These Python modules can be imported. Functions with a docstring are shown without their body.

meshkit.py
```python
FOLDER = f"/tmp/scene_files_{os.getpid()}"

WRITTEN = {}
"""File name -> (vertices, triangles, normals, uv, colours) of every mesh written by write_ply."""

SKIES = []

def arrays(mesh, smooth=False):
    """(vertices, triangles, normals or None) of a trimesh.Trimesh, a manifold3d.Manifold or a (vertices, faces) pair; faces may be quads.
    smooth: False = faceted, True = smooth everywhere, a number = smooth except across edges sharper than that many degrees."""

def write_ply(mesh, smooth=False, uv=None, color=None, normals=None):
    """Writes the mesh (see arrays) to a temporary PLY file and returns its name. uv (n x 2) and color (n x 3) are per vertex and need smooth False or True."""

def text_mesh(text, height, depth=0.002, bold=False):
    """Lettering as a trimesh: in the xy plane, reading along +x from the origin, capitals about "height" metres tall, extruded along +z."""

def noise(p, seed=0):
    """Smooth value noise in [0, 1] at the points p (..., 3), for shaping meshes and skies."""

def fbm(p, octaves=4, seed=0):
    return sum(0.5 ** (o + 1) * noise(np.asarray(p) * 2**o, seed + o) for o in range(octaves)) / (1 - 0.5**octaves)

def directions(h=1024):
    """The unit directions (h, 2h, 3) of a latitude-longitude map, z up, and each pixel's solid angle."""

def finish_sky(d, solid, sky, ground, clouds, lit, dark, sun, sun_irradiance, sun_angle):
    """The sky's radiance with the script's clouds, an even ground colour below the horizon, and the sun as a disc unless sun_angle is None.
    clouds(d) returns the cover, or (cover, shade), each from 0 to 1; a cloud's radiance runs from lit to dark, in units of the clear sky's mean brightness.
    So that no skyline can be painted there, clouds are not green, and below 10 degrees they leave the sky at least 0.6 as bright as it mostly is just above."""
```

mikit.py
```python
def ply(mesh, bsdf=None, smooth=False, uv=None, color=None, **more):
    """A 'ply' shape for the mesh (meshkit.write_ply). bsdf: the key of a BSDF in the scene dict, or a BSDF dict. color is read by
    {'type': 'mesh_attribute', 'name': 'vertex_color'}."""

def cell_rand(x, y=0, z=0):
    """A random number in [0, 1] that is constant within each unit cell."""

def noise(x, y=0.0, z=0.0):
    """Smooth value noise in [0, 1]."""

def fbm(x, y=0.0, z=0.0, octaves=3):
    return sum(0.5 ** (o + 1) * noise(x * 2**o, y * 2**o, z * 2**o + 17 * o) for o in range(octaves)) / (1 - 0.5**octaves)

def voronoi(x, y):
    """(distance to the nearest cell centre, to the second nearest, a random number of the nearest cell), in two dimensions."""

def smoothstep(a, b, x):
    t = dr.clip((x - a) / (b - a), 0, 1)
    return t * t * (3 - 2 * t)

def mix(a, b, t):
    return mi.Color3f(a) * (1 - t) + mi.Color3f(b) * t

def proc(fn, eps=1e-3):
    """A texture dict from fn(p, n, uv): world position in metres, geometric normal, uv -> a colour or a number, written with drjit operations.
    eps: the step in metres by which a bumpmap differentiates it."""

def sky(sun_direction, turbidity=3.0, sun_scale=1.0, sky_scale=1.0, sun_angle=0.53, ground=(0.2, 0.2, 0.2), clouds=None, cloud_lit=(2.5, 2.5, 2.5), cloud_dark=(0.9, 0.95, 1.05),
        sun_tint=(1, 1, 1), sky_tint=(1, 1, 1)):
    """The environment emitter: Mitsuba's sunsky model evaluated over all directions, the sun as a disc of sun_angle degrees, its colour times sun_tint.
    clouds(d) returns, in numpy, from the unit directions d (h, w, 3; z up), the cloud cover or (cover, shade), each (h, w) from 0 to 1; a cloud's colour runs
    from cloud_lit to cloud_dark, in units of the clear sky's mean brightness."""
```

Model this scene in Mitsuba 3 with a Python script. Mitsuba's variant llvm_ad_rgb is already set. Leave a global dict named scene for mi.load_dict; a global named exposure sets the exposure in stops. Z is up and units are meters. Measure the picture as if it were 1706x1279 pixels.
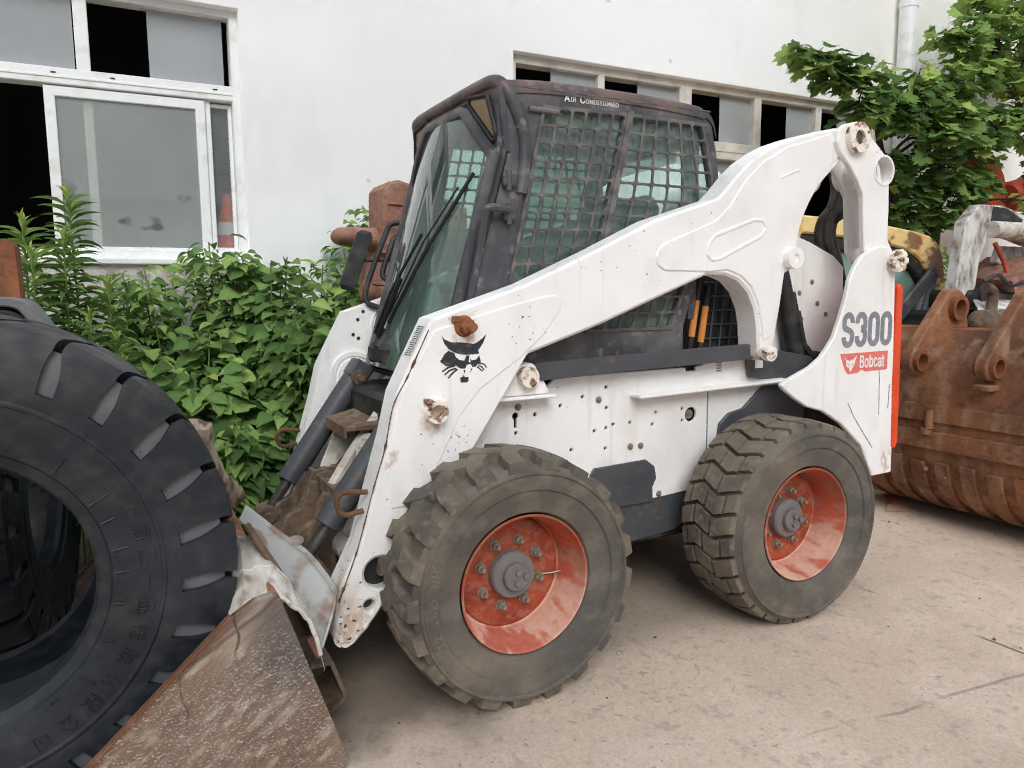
import math, random
import numpy as np, trimesh, mitsuba as mi, drjit as dr
import mikit, meshkit
from shapely.geometry import Polygon, LineString, Point, box as sbox
from shapely.ops import unary_union
from shapely import affinity

T = mi.ScalarTransform4f
scene, labels = {'type': 'scene'}, {}
# ---------------------------------------------------------------- camera, sky, exposure
CAM, YAW, PITCH, ROLL = np.array([-1.0955, -1.9979, 1.3221]), 0.4835, 0.1240, -0.0080
fw = np.array([math.sin(YAW) * math.cos(PITCH), math.cos(YAW) * math.cos(PITCH), -math.sin(PITCH)])
rt = np.array([math.cos(YAW), -math.sin(YAW), 0.0])
up = -math.sin(ROLL) * rt + math.cos(ROLL) * np.cross(rt, fw)
scene['camera'] = {'type': 'perspective', 'fov': 68.615, 'fov_axis': 'x', 'near_clip': 0.05, 'far_clip': 300.0,
                   'to_world': T().look_at(origin=CAM.tolist(), target=(CAM + fw).tolist(), up=up.tolist())}
exposure = 2.58
scene['sky'] = mikit.sky([-0.25, -0.75, 0.62], turbidity=4, sun_scale=0.34, sun_angle=34, clouds=lambda d: 1.0,
                         cloud_lit=(0.98, 1.08, 1.20), sun_tint=(0.80, 1.0, 1.35), ground=(0.28, 0.26, 0.24))

# ---------------------------------------------------------------- helpers
def numbered(k):
    if k not in scene and k not in labels and k not in USED:
        USED.add(k); return k
    n = 1
    while f'{k}_{n:03d}' in scene or f'{k}_{n:03d}' in labels or f'{k}_{n:03d}' in USED: n += 1
    USED.add(f'{k}_{n:03d}'); return f'{k}_{n:03d}'
USED = set()
def obj(name, mesh, m, parent=None, smooth=30, label=None, cat=None, group=None, kind=None, color=None):
    key = numbered((parent + '__' if parent else '') + name)
    scene[key] = mikit.ply(mesh, m, smooth=smooth, color=color)
    d = {k: v for k, v in (('label', label), ('category', cat), ('group', group), ('kind', kind)) if v}
    if d: labels[key] = d
    return key
def thing(name, label, cat, group=None):
    key = numbered(name); labels[key] = {'label': label, 'category': cat}
    if group: labels[key]['group'] = group
    return key
def part(name, parent, label=None):
    key = numbered(parent + '__' + name)
    if label: labels[key] = {'label': label}
    return key
V3 = lambda *a: np.array(a, float)
def cat(*ms):
    ms = [m for m in ms if m is not None and len(m[0])]
    n = np.cumsum([0] + [len(m[0]) for m in ms])
    return np.vstack([m[0] for m in ms]), np.vstack([np.asarray(m[1]) + k for m, k in zip(ms, n)])
def hull(pts):
    h = trimesh.convex.convex_hull(np.asarray(pts, float)); return np.array(h.vertices), np.array(h.faces)
def box(x0, x1, y0, y1, z0, z1, b=0.0):
    if b <= 0:
        v = np.array([[x, y, z] for x in (x0, x1) for y in (y0, y1) for z in (z0, z1)], float)
        f = np.array([[0, 1, 3], [0, 3, 2], [4, 6, 7], [4, 7, 5], [0, 4, 5], [0, 5, 1], [2, 3, 7], [2, 7, 6], [0, 2, 6], [0, 6, 4], [1, 5, 7], [1, 7, 3]])
        return v, f
    p = []
    for x, sx in ((x0, 1), (x1, -1)):
        for y, sy in ((y0, 1), (y1, -1)):
            for z, sz in ((z0, 1), (z1, -1)):
                p += [(x + sx * b, y + sy * b, z), (x + sx * b, y, z + sz * b), (x, y + sy * b, z + sz * b)]
    return hull(p)
def xf(m, R=None, t=(0, 0, 0)):
    v = np.asarray(m[0], float)
    return (v @ np.asarray(R).T if R is not None else v) + np.asarray(t, float), m[1]
def rotm(axis, deg):
    return trimesh.transformations.rotation_matrix(math.radians(deg), axis)[:3, :3]
def frame(d):
    d = np.asarray(d, float) / np.linalg.norm(d)
    a = np.cross(d, [0, 0, 1.0] if abs(d[2]) < 0.9 else [1.0, 0, 0]); a /= np.linalg.norm(a)
    return a, np.cross(d, a), d
def obox(p0, p1, w, h, b=0.0, side=None):
    """A bar from p0 to p1, w wide along 'side', h in the third direction."""
    p0, p1 = np.asarray(p0, float), np.asarray(p1, float)
    a, c, d = frame(p1 - p0)
    if side is not None:
        a = np.asarray(side, float) - np.dot(side, d) * d; a /= np.linalg.norm(a); c = np.cross(d, a)
    L = np.linalg.norm(p1 - p0)
    m = box(-w / 2, w / 2, -h / 2, h / 2, 0, L, b)
    return m[0] @ np.stack([a, c, d]) + p0, m[1]
def lathe(prof, centre, axis, n=48, closed=False, th0=0.0, span=2 * math.pi):
    """prof: [(radius, height along axis)]"""
    a, c, d = frame(axis)
    full = span > 6.28
    th = th0 + np.arange(n + (0 if full else 1)) * span / n
    P = np.asarray(prof, float); k = len(P); m = len(th)
    ring = np.cos(th)[:, None] * a + np.sin(th)[:, None] * c
    v = np.asarray(centre, float) + P[None, :, 0:1] * ring[:, None, :] + P[None, :, 1:2] * d
    v = v.reshape(-1, 3)
    i, j = np.meshgrid(np.arange(m if full else m - 1), np.arange(k if closed else k - 1), indexing='ij')
    q = np.stack([i * k + j, ((i + 1) % m) * k + j, ((i + 1) % m) * k + (j + 1) % k, i * k + (j + 1) % k], -1).reshape(-1, 4)
    return v, np.vstack([q[:, [0, 1, 2]], q[:, [0, 2, 3]]])
def cyl(p0, p1, r0, r1=None, n=20, bev=0.0):
    p0, p1 = np.asarray(p0, float), np.asarray(p1, float)
    r1 = r0 if r1 is None else r1; L = np.linalg.norm(p1 - p0)
    prof = [(1e-5, 0), (r0 - bev, 0), (r0, bev), (r1, L - bev), (r1 - bev, L), (1e-5, L)] if bev else [(1e-5, 0), (r0, 0), (r1, L), (1e-5, L)]
    return lathe(prof, p0, p1 - p0, n)
def pipe(p0, p1, ro, ri, n=24):
    p0, p1 = np.asarray(p0, float), np.asarray(p1, float); L = np.linalg.norm(p1 - p0)
    return lathe([(ri, 0), (ro, 0), (ro, L), (ri, L)], p0, p1 - p0, n, closed=True)
def smoothpath(pts, n=6):
    P = np.asarray(pts, float); P = np.vstack([2 * P[0] - P[1], P, 2 * P[-1] - P[-2]]); out = []
    for i in range(1, len(P) - 2):
        for t in np.linspace(0, 1, n, endpoint=False):
            a, b, c, d = P[i - 1:i + 3]
            out.append(0.5 * (2 * b + (c - a) * t + (2 * a - 5 * b + 4 * c - d) * t * t + (3 * b - a - 3 * c + d) * t ** 3))
    out.append(P[-2]); return np.array(out)
def sweep(path, sec, closed=False, caps=True, upv=None):
    """Sweep the closed 2-D section along the path (parallel transport)."""
    P = np.asarray(path, float); S = np.asarray(sec, float); n, k = len(P), len(S)
    t = np.roll(P, -1, 0) - np.roll(P, 1, 0)
    if not closed: t[0], t[-1] = P[1] - P[0], P[-1] - P[-2]
    t /= np.linalg.norm(t, axis=1, keepdims=True) + 1e-12
    a = np.cross(t[0], upv if upv is not None else ([0, 0, 1.0] if abs(t[0][2]) < 0.9 else [1.0, 0, 0])); a /= np.linalg.norm(a)
    vs = []
    for i in range(n):
        if upv is not None: a = np.cross(t[i], upv)
        else: a = a - np.dot(a, t[i]) * t[i]
        a = a / (np.linalg.norm(a) + 1e-12); b = np.cross(t[i], a)
        vs.append(P[i] + S[:, :1] * a + S[:, 1:2] * b)
    v = np.vstack(vs)
    i, j = np.meshgrid(np.arange(n if closed else n - 1), np.arange(k), indexing='ij')
    q = np.stack([i * k + j, i * k + (j + 1) % k, ((i + 1) % n) * k + (j + 1) % k, ((i + 1) % n) * k + j], -1).reshape(-1, 4)
    f = [q[:, [0, 1, 2]], q[:, [0, 2, 3]]]
    if caps and not closed:
        fan = np.array([[0, j + 1, j] for j in range(1, k - 1)])
        f += [fan, fan[:, ::-1] + (n - 1) * k]
    return v, np.vstack(f)
def circ(r, n=10): 
    t = np.arange(n) * 2 * math.pi / n; return np.stack([r * np.cos(t), r * np.sin(t)], 1)
def tube(path, r, n=8, closed=False): return sweep(path, circ(r, n), closed)
def rnd(poly, r): return poly.buffer(-r, quad_segs=4).buffer(2 * r, quad_segs=4).buffer(-r, quad_segs=4)
def ring_inset(R, b):
    """Moves every vertex of a ccw ring inwards by b (mitred, limited)."""
    R = np.asarray(R, float); e = np.roll(R, -1, 0) - R; e /= np.linalg.norm(e, axis=1, keepdims=True) + 1e-12
    n1 = np.stack([-e[:, 1], e[:, 0]], 1); n0 = np.roll(n1, 1, 0); m = n0 + n1
    d = np.maximum((m * m).sum(1, keepdims=True) / 2, 0.35)
    return R + b * m / d
def tri2(rings):
    import mapbox_earcut
    v = np.vstack(rings); ends = np.cumsum([len(r) for r in rings]).astype(np.uint32)
    return v, mapbox_earcut.triangulate_float64(v, ends).reshape(-1, 3).astype(int)
def plate2(poly, d0, d1, bev=0.0):
    """A flat plate: the polygon in (u, v), from depth d0 (front) to d1. Returns (n,3) with the third axis depth."""
    out = []
    for g in getattr(poly, 'geoms', [poly]):
        if g.is_empty or g.geom_type != 'Polygon': continue
        g = g.simplify(0.0004)
        rings = []
        for q, ccw in [(g.exterior, True)] + [(h, False) for h in g.interiors]:
            c = np.array(q.coords)[:-1, :2]
            if q.is_ccw != ccw: c = c[::-1]
            rings.append(c)
        fr = [ring_inset(c, bev) for c in rings] if bev else rings
        s = 1 if d1 > d0 else -1
        v2, t = tri2(fr); out.append((np.c_[v2, np.full(len(v2), d0)], t[:, ::-1] if s > 0 else t))
        v2, t = tri2(rings); out.append((np.c_[v2, np.full(len(v2), d1)], t if s > 0 else t[:, ::-1]))
        for c, ci in zip(rings, fr):
            n = len(c); lay = [np.c_[ci, np.full(n, d0)]] + ([np.c_[c, np.full(n, d0 + s * bev)]] if bev else []) + [np.c_[c, np.full(n, d1)]]
            for A, B in zip(lay[:-1], lay[1:]):
                i = np.arange(n); j = (i + 1) % n
                out.append((np.vstack([A, B]), np.vstack([np.stack([i, j, j + n], 1), np.stack([i, j + n, i + n], 1)])))
    return cat(*out)
def plate(poly, y0, y1, bev=0.0):
    """Polygon in (x, z) standing between y0 (its near face) and y1."""
    if not hasattr(poly, 'geom_type'): poly = Polygon(poly)
    v, f = plate2(poly, y0, y1, bev); return v[:, [0, 2, 1]], f
def flat(poly, y):
    out = []
    for g in getattr(poly, 'geoms', [poly]):
        v2, t = tri2([np.array(q.coords)[:-1, :2] for q in [g.exterior] + list(g.interiors)]); out.append((np.c_[v2[:, 0], np.full(len(v2), y), v2[:, 1]], t))
    return cat(*out)
def grid_mesh(P):
    """P: (n, m, 3)"""
    n, m = P.shape[:2]; i, j = np.meshgrid(np.arange(n - 1), np.arange(m - 1), indexing='ij')
    q = np.stack([i * m + j, (i + 1) * m + j, (i + 1) * m + j + 1, i * m + j + 1], -1).reshape(-1, 4)
    return P.reshape(-1, 3), np.vstack([q[:, [0, 1, 2]], q[:, [0, 2, 3]]])
def sheet(P, th, d):
    """A curved sheet given thickness th along direction d."""
    A = grid_mesh(P); B = grid_mesh(P + np.asarray(d, float) * th)
    n, m = P.shape[:2]; I = np.arange(n * m).reshape(n, m)
    edge = np.concatenate([I[0, :], I[1:, -1], I[-1, -2::-1], I[-2:0:-1, 0]]); j = np.roll(edge, -1); o = n * m
    side = np.vstack([np.stack([edge, j, j + o], 1), np.stack([edge, j + o, edge + o], 1)])
    return np.vstack([A[0], B[0]]), np.vstack([A[1], B[1][:, ::-1] + o, side])
def bolt(p, d, r=0.012, h=0.008, washer=True):
    p, d = np.asarray(p, float), np.asarray(d, float)
    ms = [cyl(p, p + d * h, r, r * 0.95, 6)]
    if washer: ms.append(cyl(p, p + d * h * 0.3, r * 1.5, n=14))
    ms.append(cyl(p + d * h, p + d * h * 1.7, r * 0.55, n=8))
    return cat(*ms)
def text_at(s, h, x, z, y, sx=1.0, bold=True, depth=0.0015):
    m = meshkit.text_mesh(s, h, depth, bold); v = np.array(m.vertices)
    return np.stack([x + v[:, 0] * sx, y - v[:, 2], z + v[:, 1]], 1), np.array(m.faces)

# ---------------------------------------------------------------- materials
noise, fbm, vor, ss, mix = mikit.noise, mikit.fbm, mikit.voronoi, mikit.smoothstep, mikit.mix
def S(r, g, b, k=1.0):
    c = np.array([r, g, b]) / 255.0
    return (k * np.where(c <= 0.04045, c / 12.92, ((c + 0.055) / 1.055) ** 2.4)).tolist()
C3 = mi.Color3f
def mat(name, base, rough=0.5, bump=None, bscale=1.0, metallic=0.0, spec=0.5, eps=1e-3, **kw):
    b = {'type': 'principled', 'base_color': mikit.proc(base) if callable(base) else {'type': 'rgb', 'value': list(base)},
         'roughness': mikit.proc(rough) if callable(rough) else rough, 'metallic': metallic, 'specular': spec, **kw}
    if bump is not None:
        b = {'type': 'bumpmap', 'arbitrary': mikit.proc(bump, eps), 'scale': bscale, 'bsdf': b}
    scene[name] = {'type': 'twosided', 'bsdf': b}
RUST, RUSTD = S(140, 76, 42), S(72, 44, 32)
STAINS = [(-0.097, 1.203, 0.062), (-0.21, 0.93, 0.055), (1.246, 1.055, 0.05), (-0.36, 0.80, 0.03), (-0.50, 0.28, 0.09), (1.98, 0.55, 0.05)]
def f_white(p, n, uv):
    big = fbm(p.x * 2.3, p.y * 2.3 + 5, p.z * 2.3); dirt = fbm(p.x * 9, p.y * 9, p.z * 5 + 3, 4)
    chip = fbm(p.x * 75, p.y * 75 + 9, p.z * 90, 3); reg = dr.maximum(0.45 * ss(0.60, 0.75, noise(p.x * 4.2 + 4, p.y * 4.2, p.z * 4.2)), dr.maximum(ss(0.15, 0.04, dr.sqrt(dr.square(p.x - 0.14) + dr.square(p.z - 1.20))), ss(0.22, 0.05, dr.sqrt(dr.square(p.x + 0.16) + dr.square(p.z - 0.80)))))
    front = ss(-0.2, -0.55, p.x)
    low = ss(0.95, 0.25, p.z); nose = ss(-0.30, -0.52, p.x) * ss(0.75, 0.35, p.z)
    c = mix((0.83, 0.81, 0.81), (0.77, 0.745, 0.73), ss(0.35, 0.75, big))
    c = mix(c, (0.46, 0.38, 0.31), ss(0.42, 0.8, dirt) * (0.14 + 0.34 * low + 0.26 * front + 0.5 * nose))
    streak = ss(0.6, 0.85, fbm(p.x * 40, p.y * 40, p.z * 2.2, 2)) * (0.14 + 0.2 * front)
    c = mix(c, (0.40, 0.33, 0.28), streak * 1.3)
    th = 0.90 - 0.15 * reg - 0.10 * front * low - 0.06 * nose
    c = mix(c, (0.50, 0.28, 0.15), ss(th - 0.04, th, chip) * 0.6)
    for sx, sz, sr in STAINS:
        dx, dz = p.x - sx, p.z - sz
        ds = dr.sqrt(dx * dx + dr.square(dr.select(dz < 0, dz * 0.55, dz)))
        c = mix(c, (0.42, 0.22, 0.10), ss(sr, 0.35 * sr, ds + 0.05 * (fbm(p.x * 50, p.y, p.z * 28, 3) - 0.5)) * ss(0.35, 0.6, fbm(p.x * 60, p.y, p.z * 30, 3)) * dr.select(p.y < 0.5, 0.6, 0.0))
    return mix(c, (0.075, 0.055, 0.045), ss(th, th + 0.03, chip))
mat('white_paint', f_white, 0.38, bump=lambda p, n, uv: fbm(p.x * 30, p.y * 30, p.z * 30, 2), bscale=0.0006, clearcoat=0.15)
def f_worn(p, n, uv):
    a = fbm(p.x * 9, p.y * 9, p.z * 5, 4); b = fbm(p.x * 40 + 3, p.y * 40, p.z * 16, 4)
    c = mix((0.62, 0.60, 0.57), (0.40, 0.36, 0.33), ss(0.35, 0.75, a))
    return mix(c, (0.13, 0.10, 0.085), ss(0.45, 0.70, b * 0.5 + a * 0.5) * 0.85)
mat('worn_white', f_worn, 0.55, bump=lambda p, n, uv: fbm(p.x * 40, p.y * 40, p.z * 40, 3), bscale=0.002)
def f_cab(p, n, uv):
    a = fbm(p.x * 7, p.y * 7, p.z * 7, 4); b = fbm(p.x * 26, p.y * 26 + 2, p.z * 26, 3); s = fbm(p.x * 60, p.y * 60, p.z * 8, 2)
    c = mix(S(62, 62, 67), S(96, 94, 96), ss(0.4, 0.75, a))
    c = mix(c, S(140, 134, 132), ss(0.62, 0.8, b) * 0.55)
    c = mix(c, S(104, 94, 88), ss(0.55, 0.8, s) * 0.25)
    c = mix(c, S(106, 84, 72), ss(0.58, 0.75, b) * ss(0.45, 0.65, a) * 0.25)
    top = ss(1.99, 2.03, p.z + 0.03 * (a - 0.5))
    return mix(c, S(118, 88, 80), top * (0.12 + 0.55 * ss(0.35, 0.7, a)))
mat('cab_paint', f_cab, 0.48, bump=lambda p, n, uv: fbm(p.x * 60, p.y * 60, p.z * 60, 2), bscale=0.0008)
def f_grille(p, n, uv):
    a = fbm(p.x * 22, p.y * 9, p.z * 22, 3)
    c = mix(S(76, 74, 76), S(108, 104, 102), ss(0.4, 0.7, a))
    return mix(c, S(112, 86, 72), ss(0.58, 0.78, fbm(p.x * 31 + 5, p.y, p.z * 31, 3)) * 0.8)
mat('grille_paint', f_grille, 0.6)
def rusty(a0, a1, a2, sc=1.0, dark=0.55):
    def f(p, n, uv):
        a = fbm(p.x * 3 * sc, p.y * 3 * sc, p.z * 3 * sc, 4); b = fbm(p.x * 90 * sc, p.y * 90 * sc, p.z * 90 * sc, 3); d = fbm(p.x * 16 * sc + 7, p.y * 16 * sc, p.z * 3 * sc, 4); e = fbm(p.x * 24 * sc, p.y * 24 * sc + 4, p.z * 24 * sc, 4)
        c = mix(a0, a1, ss(0.3, 0.7, a)); c = mix(c, a2, ss(0.4, 0.8, d) * 0.7)
        c = mix(c, RUSTD, ss(0.46, 0.85, e) * dark)
        return c * (0.74 + 0.52 * b)
    return f
rb = lambda p, n, uv: fbm(p.x * 60, p.y * 60, p.z * 60, 3) + 1.5 * fbm(p.x * 14, p.y * 14, p.z * 14, 2)
mat('rust', rusty(S(144, 94, 62), S(100, 66, 48), S(160, 128, 104)), 0.8, bump=rb, bscale=0.003)
mat('rust_dark', rusty(S(112, 76, 54), S(70, 50, 38), S(92, 66, 50), 3.0), 0.85)
mat('rust_pink', rusty(S(150, 108, 92), S(128, 88, 72), S(168, 130, 114)), 0.8, bump=rb, bscale=0.003)
mat('rust_fresh', rusty(S(146, 90, 56), S(116, 68, 42), S(96, 66, 50), 3.0), 0.8, bump=rb, bscale=0.002)
def f_bucket(p, n, uv):
    u, w = p.x * 0.8 + p.z * 0.6, p.z * 0.8 - p.x * 0.6
    a = fbm(p.x * 4, p.y * 4, p.z * 4, 4); g = fbm(u * 60, p.y * 130, w * 160, 3); s = fbm(u * 6, p.y * 9, w * 60, 4); r = fbm(p.x * 2.6 + 3, p.y * 3, p.z * 2.6, 3); k = fbm(u * 22, p.y * 22, w * 40, 4)
    c = mix(S(152, 136, 122), S(118, 100, 88), ss(0.3, 0.7, a)); c = mix(c, S(104, 82, 68), ss(0.44, 0.62, r) * 0.6)
    c = mix(c, S(88, 72, 62), ss(0.42, 0.8, s) * 0.5); c = mix(c, S(178, 166, 152), ss(0.5, 0.8, k) * 0.5)
    c = mix(c, S(78, 70, 70), ss(0.17, 0.05, dr.sqrt(dr.square(p.x + 0.73) + dr.square((p.z - 0.42) * 0.8)) + 0.06 * (k - 0.5)) * 0.8)
    c = mix(c, S(92, 62, 46), ss(0.035, 0.008, dr.abs(p.z - 0.505 - 0.907 * (p.x + 0.885)) + 0.02 * (k - 0.5)) * 0.8)
    c = mix(c, S(205, 198, 188), ss(0.52, 0.78, fbm(p.x * 210, p.y * 210, p.z * 210, 3)) * ss(0.35, 0.60, a) * 0.5)
    c = c * (0.74 + 0.52 * g)
    l1 = dr.abs(w - 0.86 - 0.012 * (noise(u * 14, 1.0, 0.0) - 0.5) + 0.10 * u); l2 = dr.abs(p.x + 0.98 + 0.10 * p.z + 0.02 * (noise(p.z * 25, 4.0, 0.0) - 0.5)); l3 = dr.abs(p.x + 0.855 + 0.03 * noise(p.z * 20, 2.0, 0.0))
    m = dr.maximum(ss(0.010, 0.001, l1) * 0.6, dr.maximum(ss(0.004, 0.001, l2) * ss(0.1, 0.3, p.z) * 0.5, ss(0.006, 0.001, l3) * ss(0.36, 0.44, p.z) * 0.8))
    return mix(c, S(62, 48, 40), m)
def f_rpaint(p, n, uv):
    a = fbm(p.x * 34, p.y * 34, p.z * 34, 4); b = fbm(p.x * 120, p.y * 120, p.z * 120, 2)
    c = mix((0.76, 0.70, 0.62), S(134, 92, 62), ss(0.50, 0.64, a) * 0.9); return mix(c, S(70, 46, 34), ss(0.60, 0.68, a * 0.6 + b * 0.4))
mat('rusty_paint', f_rpaint, 0.65, bump=lambda p, n, uv: fbm(p.x * 80, p.y * 80, p.z * 80, 3), bscale=0.002)
mat('bucket_steel', f_bucket, 0.65, bump=lambda p, n, uv: fbm(p.x * 45, p.y * 45, p.z * 45, 4), bscale=0.0015, spec=0.4)
def f_dusty(p, n, uv):
    a = fbm(p.x * 8, p.y * 8, p.z * 8, 4); b = fbm(p.x * 40, p.y * 40, p.z * 40, 3)
    c = mix(S(112, 102, 90), S(88, 82, 76), ss(0.4, 0.65, a)); return mix(c, S(136, 124, 108), ss(0.5, 0.8, b) * 0.5)
def f_sidewall(p, n, uv):
    a = fbm(p.x * 5 + 3, p.y * 5, p.z * 5, 4); b = fbm(p.x * 80, p.y * 80, p.z * 80, 3); d = fbm(p.x * 16, p.y * 16, p.z * 16, 4)
    c = mix(S(84, 78, 72), S(112, 102, 91), ss(0.3, 0.7, a)); c = mix(c, S(76, 74, 74), ss(0.45, 0.75, fbm(p.x * 3, p.y * 3 + 8, p.z * 3, 3)) * 0.6)
    c = mix(c, S(128, 120, 109), ss(0.45, 0.75, d) * 0.35)
    return c * (0.86 + 0.28 * b)
mat('tread_rubber', f_dusty, 0.85, bump=lambda p, n, uv: fbm(p.x * 50, p.y * 50, p.z * 50, 3), bscale=0.003, spec=0.25)
mat('sidewall_rubber', f_sidewall, 0.75, bump=lambda p, n, uv: fbm(p.x * 110, p.y * 110, p.z * 110, 2), bscale=0.0008, spec=0.3)
def f_black(p, n, uv):
    a = fbm(p.x * 5, p.y * 5, p.z * 5, 4); b = fbm(p.x * 30, p.y * 30, p.z * 30, 3)
    c = mix(S(20, 25, 32), S(34, 38, 45), ss(0.4, 0.7, a)); return mix(mix(c, S(80, 78, 76), ss(0.35, 0.85, b) * 0.20), S(100, 92, 84), ss(0.95, 1.35, p.z) * ss(0.2, 0.8, fbm(p.x * 22, p.y * 22, p.z * 22, 4)) * 0.5)
mat('black_rubber', f_black, lambda p, n, uv: 0.34 + 0.35 * fbm(p.x * 6, p.y * 6, p.z * 6, 3), spec=0.42, bump=lambda p, n, uv: fbm(p.x * 70, p.y * 70, p.z * 70, 2), bscale=0.0006)
mat('sheen_rubber', lambda p, n, uv: mix(S(66, 68, 72), S(104, 106, 110), fbm(p.x * 18, p.y * 18, p.z * 18, 3)), 0.55)  # tyre rubber made paler: sky sheen on the gap floors painted in
def f_rim(p, n, uv):
    a = fbm(p.x * 9, p.y * 9, p.z * 9, 4); b = fbm(p.x * 45, p.y * 45, p.z * 45, 3)
    c = mix(S(158, 72, 50), S(134, 60, 44), ss(0.4, 0.7, a)); c = mix(c, S(170, 116, 96), ss(0.40, 0.8, b) * 0.75)
    return mix(c, S(88, 58, 44), ss(0.62, 0.75, b) * 0.4)
mat('rim_paint', f_rim, 0.75, spec=0.25)
def f_barrel(p, n, uv):
    a = fbm(p.x * 12, p.y * 12, p.z * 12, 3); b = fbm(p.x * 16, p.y * 7 + 3, p.z * 16, 4); g = fbm(p.x * 70, p.y * 70, p.z * 70, 3)
    c = mix(S(160, 96, 74), S(140, 88, 70), a); c = mix(c, S(206, 162, 144), ss(0.50, 0.26, p.z + 0.12 * (a - 0.5)) * 0.9)
    c = mix(c, S(176, 72, 50), ss(0.46, 0.62, b) * 0.75); return c * (0.84 + 0.32 * g)
mat('rim_dusty', f_barrel, 0.85, spec=0.2)
mat('hub_grey', lambda p, n, uv: mix(S(96, 92, 96), S(124, 116, 112), fbm(p.x * 30, p.y * 30, p.z * 30, 3)), 0.6)
mat('bolt_steel', lambda p, n, uv: mix(S(158, 148, 134), S(112, 94, 78), fbm(p.x * 90, p.y * 90, p.z * 90, 2)), 0.6, metallic=0.3)
mat('dark_steel', lambda p, n, uv: mix(mix(S(58, 60, 66), S(80, 80, 84), fbm(p.x * 9, p.y * 9, p.z * 9, 4)), S(110, 84, 66), ss(0.62, 0.78, fbm(p.x * 33, p.y * 33, p.z * 33, 3)) * 0.6), 0.45)
mat('dull_black', lambda p, n, uv: mix(S(30, 30, 32), S(58, 54, 50), ss(0.45, 0.8, fbm(p.x * 16, p.y * 16, p.z * 16, 3))), 0.6)
mat('grimy_steel', rusty(S(104, 84, 68), S(76, 62, 52), S(126, 108, 90), 2.0), 0.8, bump=rb, bscale=0.003)
mat('dusty_hose', lambda p, n, uv: mix(S(54, 50, 48), S(96, 88, 80), ss(0.35, 0.7, fbm(p.x * 24, p.y * 24, p.z * 12, 4))), 0.75)
mat('chrome', lambda p, n, uv: mix(S(120, 116, 116), S(74, 66, 62), fbm(p.x * 30, p.y * 30, p.z * 30, 3)), 0.3, metallic=0.7)
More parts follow.
